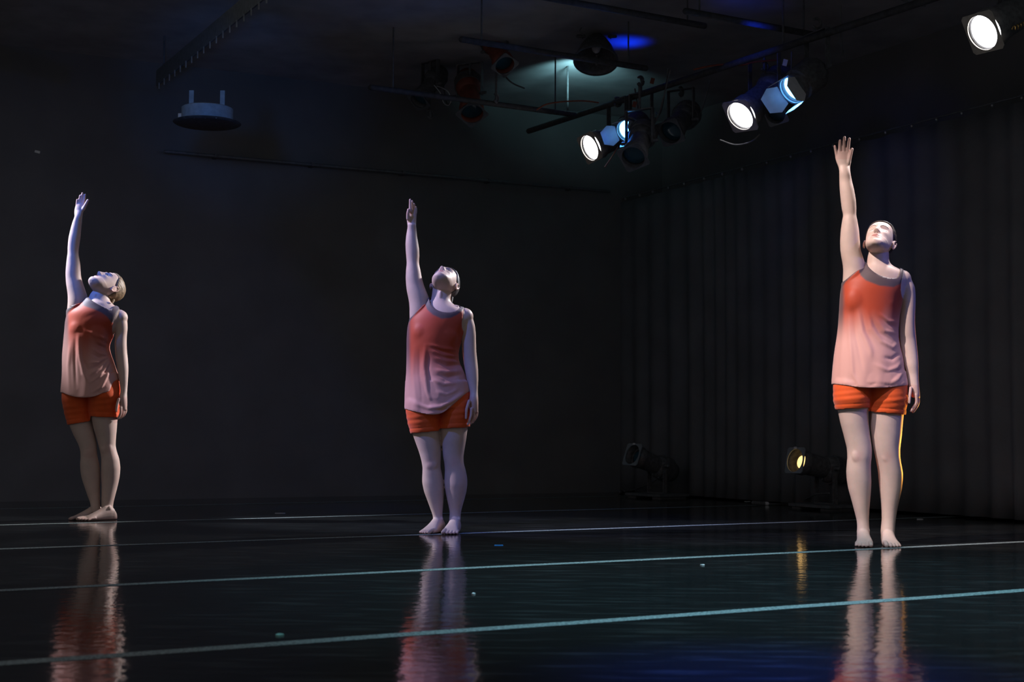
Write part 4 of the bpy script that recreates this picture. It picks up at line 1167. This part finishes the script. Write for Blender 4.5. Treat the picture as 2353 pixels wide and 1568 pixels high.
def u_bracket(g, inv, base, side, sq, w, h, d, t=.004, up=1):
    U = [(-w - t, 0), (-w + t, 0), (-w + t, h - t), (w - t, h - t), (w - t, 0), (w + t, 0), (w + t, h + t), (-w - t, h + t)]
    n = len(U); vs = []
    for o in (-d, d):
        vs += [inv @ (base + side * a_ + sq * o + Vector((0, 0, b_ * up))) for a_, b_ in U]
    g.add(vs, [tuple(range(n)), tuple(range(2 * n - 1, n - 1, -1))] + [(i, i + n, (i + 1) % n + n, (i + 1) % n) for i in range(n)])


def hanging_bits(root, k, pipe_z, cable=True):
    mw = root.matrix_basis.copy(); inv = mw.inverted()
    axis_pt = mw @ Vector((0, -.30 * k, 0))
    side = mw.to_3x3() @ Vector((1, 0, 0)); side.z = 0; side.normalize()
    w = .135 * k
    top = axis_pt + Vector((0, 0, .30 * k))
    g = Geo()
    sq = Vector((-side.y, side.x, 0))
    rot = Matrix(((side.x, sq.x, 0), (side.y, sq.y, 0), (0, 0, 1)))

    u_bracket(g, inv, axis_pt - Vector((0, 0, .02 * k)), side, sq, w, .32 * k, .0175)
    put('yoke', g, M['black'], root, smooth=False)
    for s in (-1, 1):
        g = Geo(); g.tube([inv @ (axis_pt + side * s * (w - .01)), inv @ (axis_pt + side * s * (w + .035))], .013, 10)
        put('yoke_knob', g, M['black'], root)
    g = Geo()
    g.tube([inv @ top, inv @ Vector((top.x, top.y, pipe_z - .035))], .010, 10)
    pts = [inv @ (Vector((top.x, top.y, pipe_z)) + sq * .034 * math.cos(t) + Vector((0, 0, .034 * math.sin(t)))) for t in np.linspace(-2.4, 2.2, 12)]
    g.tube(pts, .009, 8)
    put('pipe_clamp', g, M['black'], root)
    if cable:
        g = Geo(); b0 = mw @ Vector((0, -.62 * k, 0)); e = Vector((top.x, top.y, pipe_z + .05)) + side * .25
        pts = []
        for i in range(13):
            t = i / 12
            p = b0.lerp(e, t); p.z -= .16 * math.sin(math.pi * t) * (1 - .4 * t)
            pts.append(inv @ p)
        g.tube(pts, .006, 8); put('cable', g, M['cable'], root)
    return top


BEAM = Vector((-.552, -.688, -.47)).normalized(); FX = Vector((.735, -.668, .114))
PIPE_Z = 3.16
tops = []
for px, py, Y, lab, sz, b, u in ((1355, 340, 10.9, 'lit white spotlight with square frame, farthest of the three white ones overhead', .227, (-.752, .317, -.577), (35, -18, -55.5)),
                                 (1701, 267, 9.78, 'lit white spotlight in a square frame, hanging beside the blue fresnel lamp', .236, (-.552, .47, -.688), (58, -9, -52.7)),
                                 (2258, 75, 7.7, 'lit white spotlight with square frame, nearest one, in the top right corner', .225, (-.611, .368, -.70), (65, -18, -66.2))):
    p = at(px, py, Y)
    s_ = spotlight(p, seen(px, py, b), seen(px, py, u), sz, lab, 'lens_white', 'lit white spotlights overhead', lens_r=sz * .425)
    tops.append(hanging_bits(s_, sz / .236, PIPE_Z))
# their beams
for (px, py, Y), aim, en in (((1355, 340, 10.9), L0 + Vector((.2, 0, .95)), 950), ((1701, 267, 9.78), C0 + Vector((.1, 0, 1.2)), 420), ((2258, 75, 7.7), R0 + Vector((-.1, 0, 1.75)), 140)):
    p = at(px, py, Y); d = (Vector(aim) - p).normalized()
    spot('spotlight_beam', p + d * .12, aim, en, (1, .98, 1), 24 if Y > 8 else 40, .5, .09)
# pipe that carries them
d_ = (tops[2] - tops[0]); d_.z = 0; d_.normalize()
pm = (tops[0] + tops[2]) / 2; pm.z = PIPE_Z
lp = empty('lighting_pipe', pm); tag(lp, 'black lighting pipe carrying the white spotlights, running along the right side', 'pipe')
g = Geo(); g.tube([-d_ * 3.2, d_ * 4.2], .024, 12); put('pipe', g, M['pipeblack'], lp)
for s in (-2.6, 0, 2.4):
    g = Geo(); q = d_ * s; g.tube([q + Vector((0, 0, .02)), q + Vector((0, 0, CEIL - PIPE_Z))], .008, 8); put('drop_rod', g, M['black'], lp)

# blue fresnel with barn doors
def fresnel(px, py, Y, beam, xdir, k, label, leaf=(50, 60, 40, 55), lit='lens_blue', pipe=True):
    p = at(px, py, Y)
    root = empty('fresnel_lamp', p, basis(p, xdir, beam)); tag(root, label, 'spotlight')
    g = Geo(); g.lathe([(0, .085 * k), (-.05 * k, .085 * k), (-.055 * k, .10 * k), (-.20 * k, .105 * k), (-.24 * k, .08 * k), (-.25 * k, .02 * k)], 28)
    me = g.mesh('housing'); bm = bmesh.new(); bm.from_mesh(me)
    rem = [f for f in bm.faces if all(abs(v.co.y) < 1e-5 for v in f.verts)]
    bmesh.ops.delete(bm, geom=rem, context='FACES'); bm.to_mesh(me); bm.free(); fixnorm(me)
    o = link('housing', me, M['black'], root); me.set_sharp_from_angle(angle=.6)
    md = o.modifiers.new('thick', 'SOLIDIFY'); md.thickness = .004; md.offset = -1
    lathe_part('lens', [(-.03 * k, .01), (-.03 * k, .076 * k), (-.02 * k, .076 * k), (-.008 * k, .05 * k), (-.004 * k, .015 * k)], M[lit], root, 32)
    g = Geo(); g.lathe([(-.004 * k, .083 * k), (-.004 * k, .094 * k), (.012 * k, .094 * k), (.012 * k, .083 * k)], 32, False)
    g.lathe([(.012 * k, .083 * k), (-.004 * k, .083 * k)], 32, False)
    put('door_ring', g, M['darkgrey'], root)
    for i, ang in enumerate(leaf):
        if ang is None: continue
        a0 = i * math.pi / 2
        poly = [(-.06, 0), (.06, 0), (.085, .06), (.05, .125), (-.05, .125), (-.085, .06)] if i % 2 == 0 else [(-.05, 0), (.05, 0), (.065, .05), (.04, .10), (-.04, .10), (-.065, .05)]
        g = Geo(); vs = []
        ca, sa = math.cos(math.radians(ang)), math.sin(math.radians(ang))
        for off in (-.0012, .0012):
            for x, l in poly:
                rr_ = .088 * k + l * k * sa + off * ca; yy = .010 * k + l * k * ca - off * sa
                vs.append((math.cos(a0) * rr_ - math.sin(a0) * x * k, yy, math.sin(a0) * rr_ + math.cos(a0) * x * k))
        n = len(poly)
        g.add(vs, [tuple(range(n)), tuple(range(2 * n - 1, n - 1, -1))] + [(i_, i_ + n, (i_ + 1) % n + n, (i_ + 1) % n) for i_ in range(n)])
        put('barn_door', g, M['doorgrey'], root, smooth=False)
    if pipe:
        hanging_bits(root, k * .78, PIPE_Z + .1, True)
    return root, p


fr, fp = fresnel(1821, 206, 9.1, seen(1821, 206, (-.60, .48, -.64)), seen(1821, 206, (.62, -.36, -.70)), 1.10, 'blue lit fresnel lamp with open barn doors, brightest blue lamp overhead', leaf=(20, 4, 56, 4))
spot('blue_fresnel_beam', fp + Vector((-.60, -.62, -.50)).normalized() * .004, fp + Vector((-.60, -.62, -.50)) * 3, 26, (.06, .25, 1), 168, .1, .05)
fr2, fp2 = fresnel(1440, 300, 10.6, (-.55, -.70, -.46), (.74, -.66, .06), .95, 'small blue lit lamp half hidden behind a dark hanging lamp', leaf=(10, 6, 50, 6))
spot('blue_fresnel_beam', fp2 + Vector((-.55, -.70, -.46)).normalized() * .03, fp2 + Vector((-.55, -.70, -.46)) * 3, 8, (.03, .2, 1), 150, .3, .06)

# unlit lamps on the pipes
for px, py, Y, b, sz, lab in ((1455, 362, 10.2, (-.25, -.72, -.60), .19, 'unlit black spotlight hanging just below the small blue lamp'),
                              (1540, 305, 10.5, (-.4, -.7, -.5), .19, 'unlit dark spotlight between the two lit blue lamps'),
                              (1782, 262, 9.9, (-.45, -.70, -.52), .16, 'unlit dark spotlight just under the bright blue lamp'),
                              (1085, 262, 11.2, (.1, -.62, -.75), .20, 'unlit reddish spotlight pointing down above the middle dancer'),
                              (1160, 150, 10.8, (.3, -.6, -.7), .17, 'unlit black spotlight near the ceiling, right of the reddish one'),
                              (962, 232, 11.4, (-.4, -.5, -.7), .16, 'unlit spotlight beside a hanging loop of cable')):
    p = at(px, py, Y)
    s_ = spotlight(p, b, FX, sz, lab, 'lens_dark', None, frame='darkgrey')
    hanging_bits(s_, sz / .236, PIPE_Z)
    if 'reddish' in lab:
        for ch in s_.children:
            if ch.name.startswith('barrel'): ch.data.materials[0] = M['redlit_tag']  # red light put into the barrel colour, no lamp casts it
spot('blue_spill', (1.25, 9.2, 3.3), (1.75, 9.75, 2.95), 6, (.02, .08, 1), 60, .8)

# scoop lamp in front of the lit patch of ceiling
p = at(1369, 140, 10.6)
root = empty('scoop_lamp', p, basis(p, (1, -.1, -.28), (-.05, -.42, -.90))); tag(root, 'large dark scoop lamp with a domed reflector hanging by the lit ceiling', 'lamp')
g = Geo(); g.lathe([(0, .165), (-.04, .155), (-.12, .125), (-.19, .085), (-.23, .05), (-.25, .045), (-.30, .045), (-.31, .02)], 36)
me = g.mesh('reflector'); bm = bmesh.new(); bm.from_mesh(me)
bmesh.ops.delete(bm, geom=[f for f in bm.faces if all(abs(v.co.y) < 1e-5 for v in f.verts)], context='FACES'); bm.to_mesh(me); bm.free(); fixnorm(me)
o = link('reflector', me, M['black'], root); md = o.modifiers.new('thick', 'SOLIDIFY'); md.thickness = .003
g = Geo(); g.lathe([(-.006, .163), (-.006, .172), (.006, .172), (.006, .163)], 36, False); put('rim', g, M['darkgrey'], root)
g = Geo(); g.ellipsoid((0, -.13, 0), (.035, .05, .035)); put('bulb', g, M['pale'], root)
hanging_bits(root, .8, PIPE_Z + .25, False)
# unseen small spots added to light ceiling patches and pipe, standing in for spill
spot('added_teal_spill', at(1330, 205, 11.35), Vector((at(1330, 130, 11.8).x, 11.75, CEIL)), 20, (.42, .9, 1), 100, 1.0, .05)
spot('added_blue_ceiling_spill', at(1445, 180, 10.9), Vector((at(1440, 60, 10.8).x, 10.9, CEIL)), 7, (.0, .03, 1), 80, 1.0, .05)
spot('added_blue_pipe_spill', at(1740, 100, 9.2), Vector((at(1740, 20, 9.4).x, 9.6, CEIL)), 4, (.01, .05, 1), 60, 1.0, .05)

# cross pipes
for (x0, y0, x1, y1, z, lab) in ((1060, 92, 1500, 158, 3.27, 'black lighting pipe passing in front of the scoop lamp'), (1560, 22, 1900, 86, 3.30, 'black pipe with a blue glint above the lamps at upper right'), (1200, -30, 1640, 78, 3.42, 'black pipe close to the ceiling above the scoop lamp'), (860, 205, 1330, 262, 3.12, 'black pipe carrying the dim lamps above the middle dancer')):
    yc = (y0 + y1) / 2; xc = (x0 + x1) / 2
    c = on_floor(xc, yc, z)
    hl_ = (x1 - x0) / 2 / F * c.y / .88
    o = empty('cross_pipe', c); tag(o, lab, 'pipe')
    dv = Vector((SD.x, SD.y, 0))
    g = Geo(); g.tube([-dv * hl_, dv * hl_], .022, 12); put('pipe', g, M['pipeblack'], o)
    for s in (-.8, .8):
        g = Geo(); g.tube([dv * hl_ * s + Vector((0, 0, .02)), dv * hl_ * s + Vector((0, 0, CEIL - z))], .006, 8); put('drop_rod', g, M['black'], o)

# cables looped along the pipes
def cable(pix, Y, r, m, lab, cat='cable'):
    P = [at(x, y, Y + dy) for x, y, dy in pix]
    c = P[len(P) // 2]
    Q = []
    for i in range(len(P) - 1):
        for k in range(6):
            t = k / 6
            p0 = P[max(i - 1, 0)]; p1 = P[i]; p2 = P[i + 1]; p3 = P[min(i + 2, len(P) - 1)]
            Q.append(.5 * ((2 * p1) + (p2 - p0) * t + (2 * p0 - 5 * p1 + 4 * p2 - p3) * t * t + (3 * p1 - p0 - 3 * p2 + p3) * t ** 3) - c)
    Q.append(P[-1] - c)
    g = Geo(); g.tube(Q, r, 8)
    o = put('cable', g, m); o.location = c
    tag(o, lab, cat)
    return o


cable([(998, 196, 0), (1012, 214, 0), (1020, 236, 0), (1030, 242, 0), (1036, 232, 0), (1032, 214, 0), (1020, 204, 0), (1004, 198, 0)], 11.3, .005, M['steel'], 'thin hanging loop of pale cable above the middle dancer')
cable([(1234, 252, 0), (1255, 240, 0), (1290, 234, .02), (1340, 232, .02), (1375, 236, .0)], 10.9, .006, M['redcable'], 'rust coloured cable draped along the pipe left of the small white lamp')
cable([(1390, 384, 0), (1405, 362, 0), (1420, 338, 0)], 10.7, .005, M['redcable'], 'short slanting cable right of the farthest white lamp')
cable([(1655, 322, 0), (1690, 333, 0), (1725, 326, 0), (1745, 310, 0)], 9.9, .006, M['cable'], 'black cable sagging under the middle white spotlight')
cable([(1595, 160, 0), (1630, 152, 0), (1665, 148, .02), (1700, 150, 0), (1735, 142, 0), (1790, 138, 0)], 9.9, .007, M['redcable'], 'rust coloured cable running above the middle white spotlight')
cable([(1335, 30, 0), (1337, 60, 0), (1332, 72, 0), (1344, 84, 0)], 10.5, .004, M['black'], 'thin black cord hanging down to the scoop lamp')
cable([(896, 22, 0), (904, 8, 0), (912, -8, 0)], 10.2, .006, M['steel'], 'thin pale cord hanging at the top of the ceiling')
cable([(2065, -4, 0), (2095, 8, 0), (2125, 14, 0)], 8.6, .006, M['cable'], 'dark cable running near the ceiling at upper right')

# spare coil at the right edge
p = at(2345, 66, 7.6)
root = empty('hose_coil', p); tag(root, 'brassy coiled cord hanging at the right edge beside the nearest white lamp', 'cord')
g = Geo(); pts = []
for i in range(90):
    t = i / 89; a_ = t * 2 * math.pi * 7
    pts.append(Vector((-.04 + .11 * t, .014 * math.cos(a_), .012 * math.sin(a_) + .05 * t)))
g.tube(pts, .0035, 6); put('coil', g, M['brass'], root)
g = Geo(); g.tube([pts[-1], pts[-1] + Vector((.02, 0, PIPE_Z - p.z - .05))], .004, 6); put('lead', g, M['cable'], root)

# small tape tabs on the rig
for px, py, Y, lab in ((1804, 144, 9.5, 'small pale tape tab on the pipe above the bright blue lamp'), (1458, 240, 10.7, 'small brownish tag hanging above the small blue lamp'), (1499, 186, 10.6, 'thin brownish tag under the ceiling right of the scoop lamp'), (86, 349, 10.7, 'small pale tag high on the dark back wall at far left')):
    p = at(px, py, Y)
    g = Geo(); g.box((0, 0, 0), (.030, .004, .045) if px != 86 else (.04, .004, .018), Matrix.Rotation(.25, 3, 'Y'))
    o = put('tape_tab', g, M['pale'] if px in (1804, 86) else M['redlit_tag'], smooth=False); o.location = p; tag(o, lab, 'tape')

# round lamp housing hanging at upper left
p = at(476, 283, 9.7)
root = empty('round_downlight', p); tag(root, 'round drum shaped lamp hanging at upper left, faintly lit blue', 'lamp')
k_ = 9.7 / F
g = Geo()
n = 40
prof = [(.008, 57), (.025, 59), (.10, 59), (.106, 56), (.108, 20)]
rs = [[(r * k_ * math.cos(2 * math.pi * i / n), r * k_ * math.sin(2 * math.pi * i / n), z) for i in range(n)] for z, r in prof]
g.rings(rs); put('drum', g, M['strutgrey'], root)
g = Geo(); rs = [[(r * k_ * math.cos(2 * math.pi * i / n), r * k_ * math.sin(2 * math.pi * i / n), z) for i in range(n)] for z, r in [(-.012, 66), (-.008, 74), (0, 78), (.005, 76), (.010, 58)]]
g.rings(rs); put('flange', g, M['pipeblack'], root)
for s in (-1, 1):
    g = Geo(); g.box((s * 36 * k_, -.02, .108 + .055), (.032, .01, .12)); put('hanger_strap', g, M['strutgrey'], root, smooth=False)
g = Geo(); g.box((-62 * k_, -.01, .045), (.03, .02, .04)); put('side_knob', g, M['steel'], root, smooth=False, bevel=.004)
for sx in (-1, 0, 1):
    g = Geo(); g.ellipsoid((sx * 25 * k_ + .03, -.20, -.008), (.006, .006, .004), n=8, mrows=6); put('screw', g, M['steel'], root)
# slotted strut above it, running with the side wall
A0 = on_floor(360, 198, 3.25); dv = Vector((-WALL_D.x, -WALL_D.y, 0))
B0 = A0 + dv * 3.4
c = (A0 + B0) / 2
root = empty('slotted_strut', c); tag(root, 'dark slotted steel strut slanting overhead at upper left, faintly blue', 'beam')
rot = Matrix.Rotation(math.atan2(dv.y, dv.x), 3, 'Z')
g = Geo()
g.box((0, 0, .06), (3.4, .012, .12), rot); g.box(rot @ Vector((0, .03, .12)), (3.4, .07, .01), rot); put('channel', g, M['darkgrey'], root, smooth=False)
for i in range(22):
    g = Geo(); q = rot @ Vector((-1.6 + i * .15, -.008, -.02)); g.box(q, (.012, .008, .05), rot); put('peg', g, M['steel'], root, smooth=False)
for s in (-1.5, 1.5):
    g = Geo(); q = rot @ Vector((s, 0, .22)); g.tube([q - Vector((0, 0, .1)), q + Vector((0, 0, .13))], .008, 8)
    put('drop_rod', g, M['black'], root)
spot('blue_left_spill', (-1.9, 7.4, 2.5), (at(470, 215, 9.6).x, 9.7, 2.95), 40, (.02, .26, 1), 30, .9)

# ------------------------------------------------------------------ floor spotlights
def floor_spot(px, py, Yb, beam, xdir, lens, label):
    """profile spotlight on a floor plate; (px,py) = centre of its frame"""
    p = at(px, py, Yb)
    sz = .195
    s_ = spotlight(p, beam, xdir, sz, label, lens, None, lens_r=sz * .25, frame='strutgrey')
    s_.name = 'floor_spotlight'
    mw = s_.matrix_basis.copy(); inv = mw.inverted(); k = sz / .236
    piv = mw @ Vector((0, -.36 * k, 0))
    side = mw.to_3x3() @ Vector((1, 0, 0)); side.z = 0; side.normalize(); sq = Vector((-side.y, side.x, 0))
    rot = Matrix(((side.x, sq.x, 0), (side.y, sq.y, 0), (0, 0, 1)))

    def part(name, boxes, m, bev=.002):
        g = Geo()
        for c_, s2 in boxes:
            q = Geo(); q.box(c_, s2, rot); g.add([inv @ Vector(v) for v in q.v], q.f)
        return put(name, g, m, s_, smooth=False, bevel=bev)
    w = .125 * k
    zb = .045
    g = Geo(); u_bracket(g, inv, Vector((piv.x, piv.y, piv.z + .02)), side, sq, w, piv.z + .02 - zb, .02, .005, -1)
    put('yoke', g, M['black'], s_, smooth=False)
    for s in (-1, 1):
        g = Geo(); g.tube([inv @ (piv + side * s * (w - .01)), inv @ (piv + side * s * (w + .04))], .014, 10)
        put('yoke_knob', g, M['black'], s_)
    part('base_plate', [(Vector((piv.x, piv.y, .030)), (.46, .34, .022))], M['darkgrey'])
    for s in (-1, 1):
        part('base_foot', [(Vector((piv.x, piv.y, .0095)) + side * s * .16, (.10, .30, .019))], M['black'])
    # handle on top and label plate, frame clip
    hb = mw @ Vector((0, -.34 * k, .12 * k))
    part('shutter_handle', [(hb + Vector((0, 0, .06)), (.022, .006, .11))], M['darkgrey'])
    q = Geo(); q.box((-.098 * k, -.30 * k, -.02), (.004, .075, .038)); put('label_plate', q, M['pale'], s_, smooth=False)
    q = Geo(); q.box((-.01, .006, -sz * .48), (.028, .006, .016)); put('frame_clip', q, M['pale'], s_, smooth=False)
    tag(s_, label, 'spotlight')
    return s_, p, piv


s1, p1, v1 = floor_spot(1453, 1045, 12.25, seen(1453, 1045, (-.716, -.325, -.618)), seen(1453, 1045, (33, 2, -39.3)), 'lens_dark', 'unlit black spotlight on a floor plate, left of the two floor lamps')
s2, p2, v2 = floor_spot(1827, 1058.5, 10.6, seen(1827, 1058, (-.752, -.198, -.629)), seen(1827, 1058, (38, 0, -45.4)), 'lens_amber', 'amber lit spotlight on a floor plate beside the right dancer')


def floor_cable(pix, m, lab):
    P = [on_floor(x, y, z) for x, y, z in pix]
    c = P[0].copy(); c.z = 0
    Q = []
    for i in range(len(P) - 1):
        for k in range(6):
            t = k / 6
            p0 = P[max(i - 1, 0)]; a1 = P[i]; a2 = P[i + 1]; p3 = P[min(i + 2, len(P) - 1)]
            Q.append(.5 * ((2 * a1) + (a2 - p0) * t + (2 * p0 - 5 * a1 + 4 * a2 - p3) * t * t + (3 * a1 - p0 - 3 * a2 + p3) * t ** 3) - c)
    Q.append(P[-1] - c)
    root = empty('power_cable', c); tag(root, lab, 'cable')
    g = Geo(); g.tube(Q, .006, 8); put('cord', g, m, root)
    t0 = (Q[0] - Q[3]).normalized()
    g = Geo(); g.tube([Q[0] - t0 * .02, Q[0] + t0 * .07], .016, 10); put('plug', g, M['black'], root)
    g = Geo(); g.tube([Q[0] - t0 * .05, Q[0] - t0 * .02], .014, 10); put('plug_sleeve', g, M['pale'], root)
    return root


floor_cable([(1750, 1157, .016), (1790, 1159, .008), (1820, 1158, .007), (1850, 1148, .05), (1875, 1137, .12), (1905, 1134, .15)], M['cable'], 'grey power cable with a pale plug beside the amber floor lamp')
floor_cable([(1429, 1131, .016), (1450, 1128, .02), (1475, 1119, .07), (1500, 1109, .12), (1513, 1098, .18)], M['cable'], 'grey power cable with plug beside the unlit floor lamp')

# ------------------------------------------------------------------ marks and scraps on the floor
for i, (px, py, w, l, m_, nm, lab, cat) in enumerate((
        (1146, 1254, .045, .045, 'bluetape', 'spike_mark', 'small bright blue tape mark on the floor right of the middle dancer', 'tape'),
        (642, 1461, .022, .035, 'greentape', 'paper_scrap', 'small pale green scrap on the dark floor between left and middle dancer', 'scrap'),
        (1088, 1366, .012, .03, 'pale', 'paper_scrap', 'tiny pale scrap on the floor in front of the middle dancer', 'scrap'),
        (2114, 1194, .04, .05, 'pale', 'paper_scrap', 'tiny pale scrap on the floor behind the right dancer', 'scrap'),
        (1717, 1153, .05, .05, 'pale', 'tape_tab', 'small pale tape tab at the foot of the curtain left of the amber lamp', 'tape'),
        (1615, 1300, .02, .03, 'pale', 'paper_scrap', 'tiny pale scrap on the floor between middle and right dancer', 'scrap'),
        (644, 1180, .07, .03, 'pale', 'spike_mark', 'thin pale tape mark far back on the floor left of the middle dancer', 'tape'))):
    p = on_floor(px, py)
    g = Geo(); nn_ = 9; top_ = []; 
    ring = [((w / 2) * math.cos(2 * math.pi * k / nn_) * (1 + .25 * math.sin(k * 2.3 + i)), (l / 2) * math.sin(2 * math.pi * k / nn_) * (1 + .2 * math.cos(k * 1.7 + i))) for k in range(nn_)]
    if nm != 'paper_scrap':
        ring = [(-w / 2, -l / 2), (w / 2, -l / 2 + .003), (w / 2 - .002, l / 2), (-w / 2 + .002, l / 2 - .004)]; nn_ = 4
    g.add([(x, y, .0004) for x, y in ring] + [(x, y, .002 if nm != 'paper_scrap' else .004) for x, y in ring], [tuple(range(nn_ - 1, -1, -1)), tuple(range(nn_, 2 * nn_))] + [(k, (k + 1) % nn_, (k + 1) % nn_ + nn_, k + nn_) for k in range(nn_)])
    o = put(nm, g, M[m_], smooth=False); o.location = p; tag(o, lab, cat)
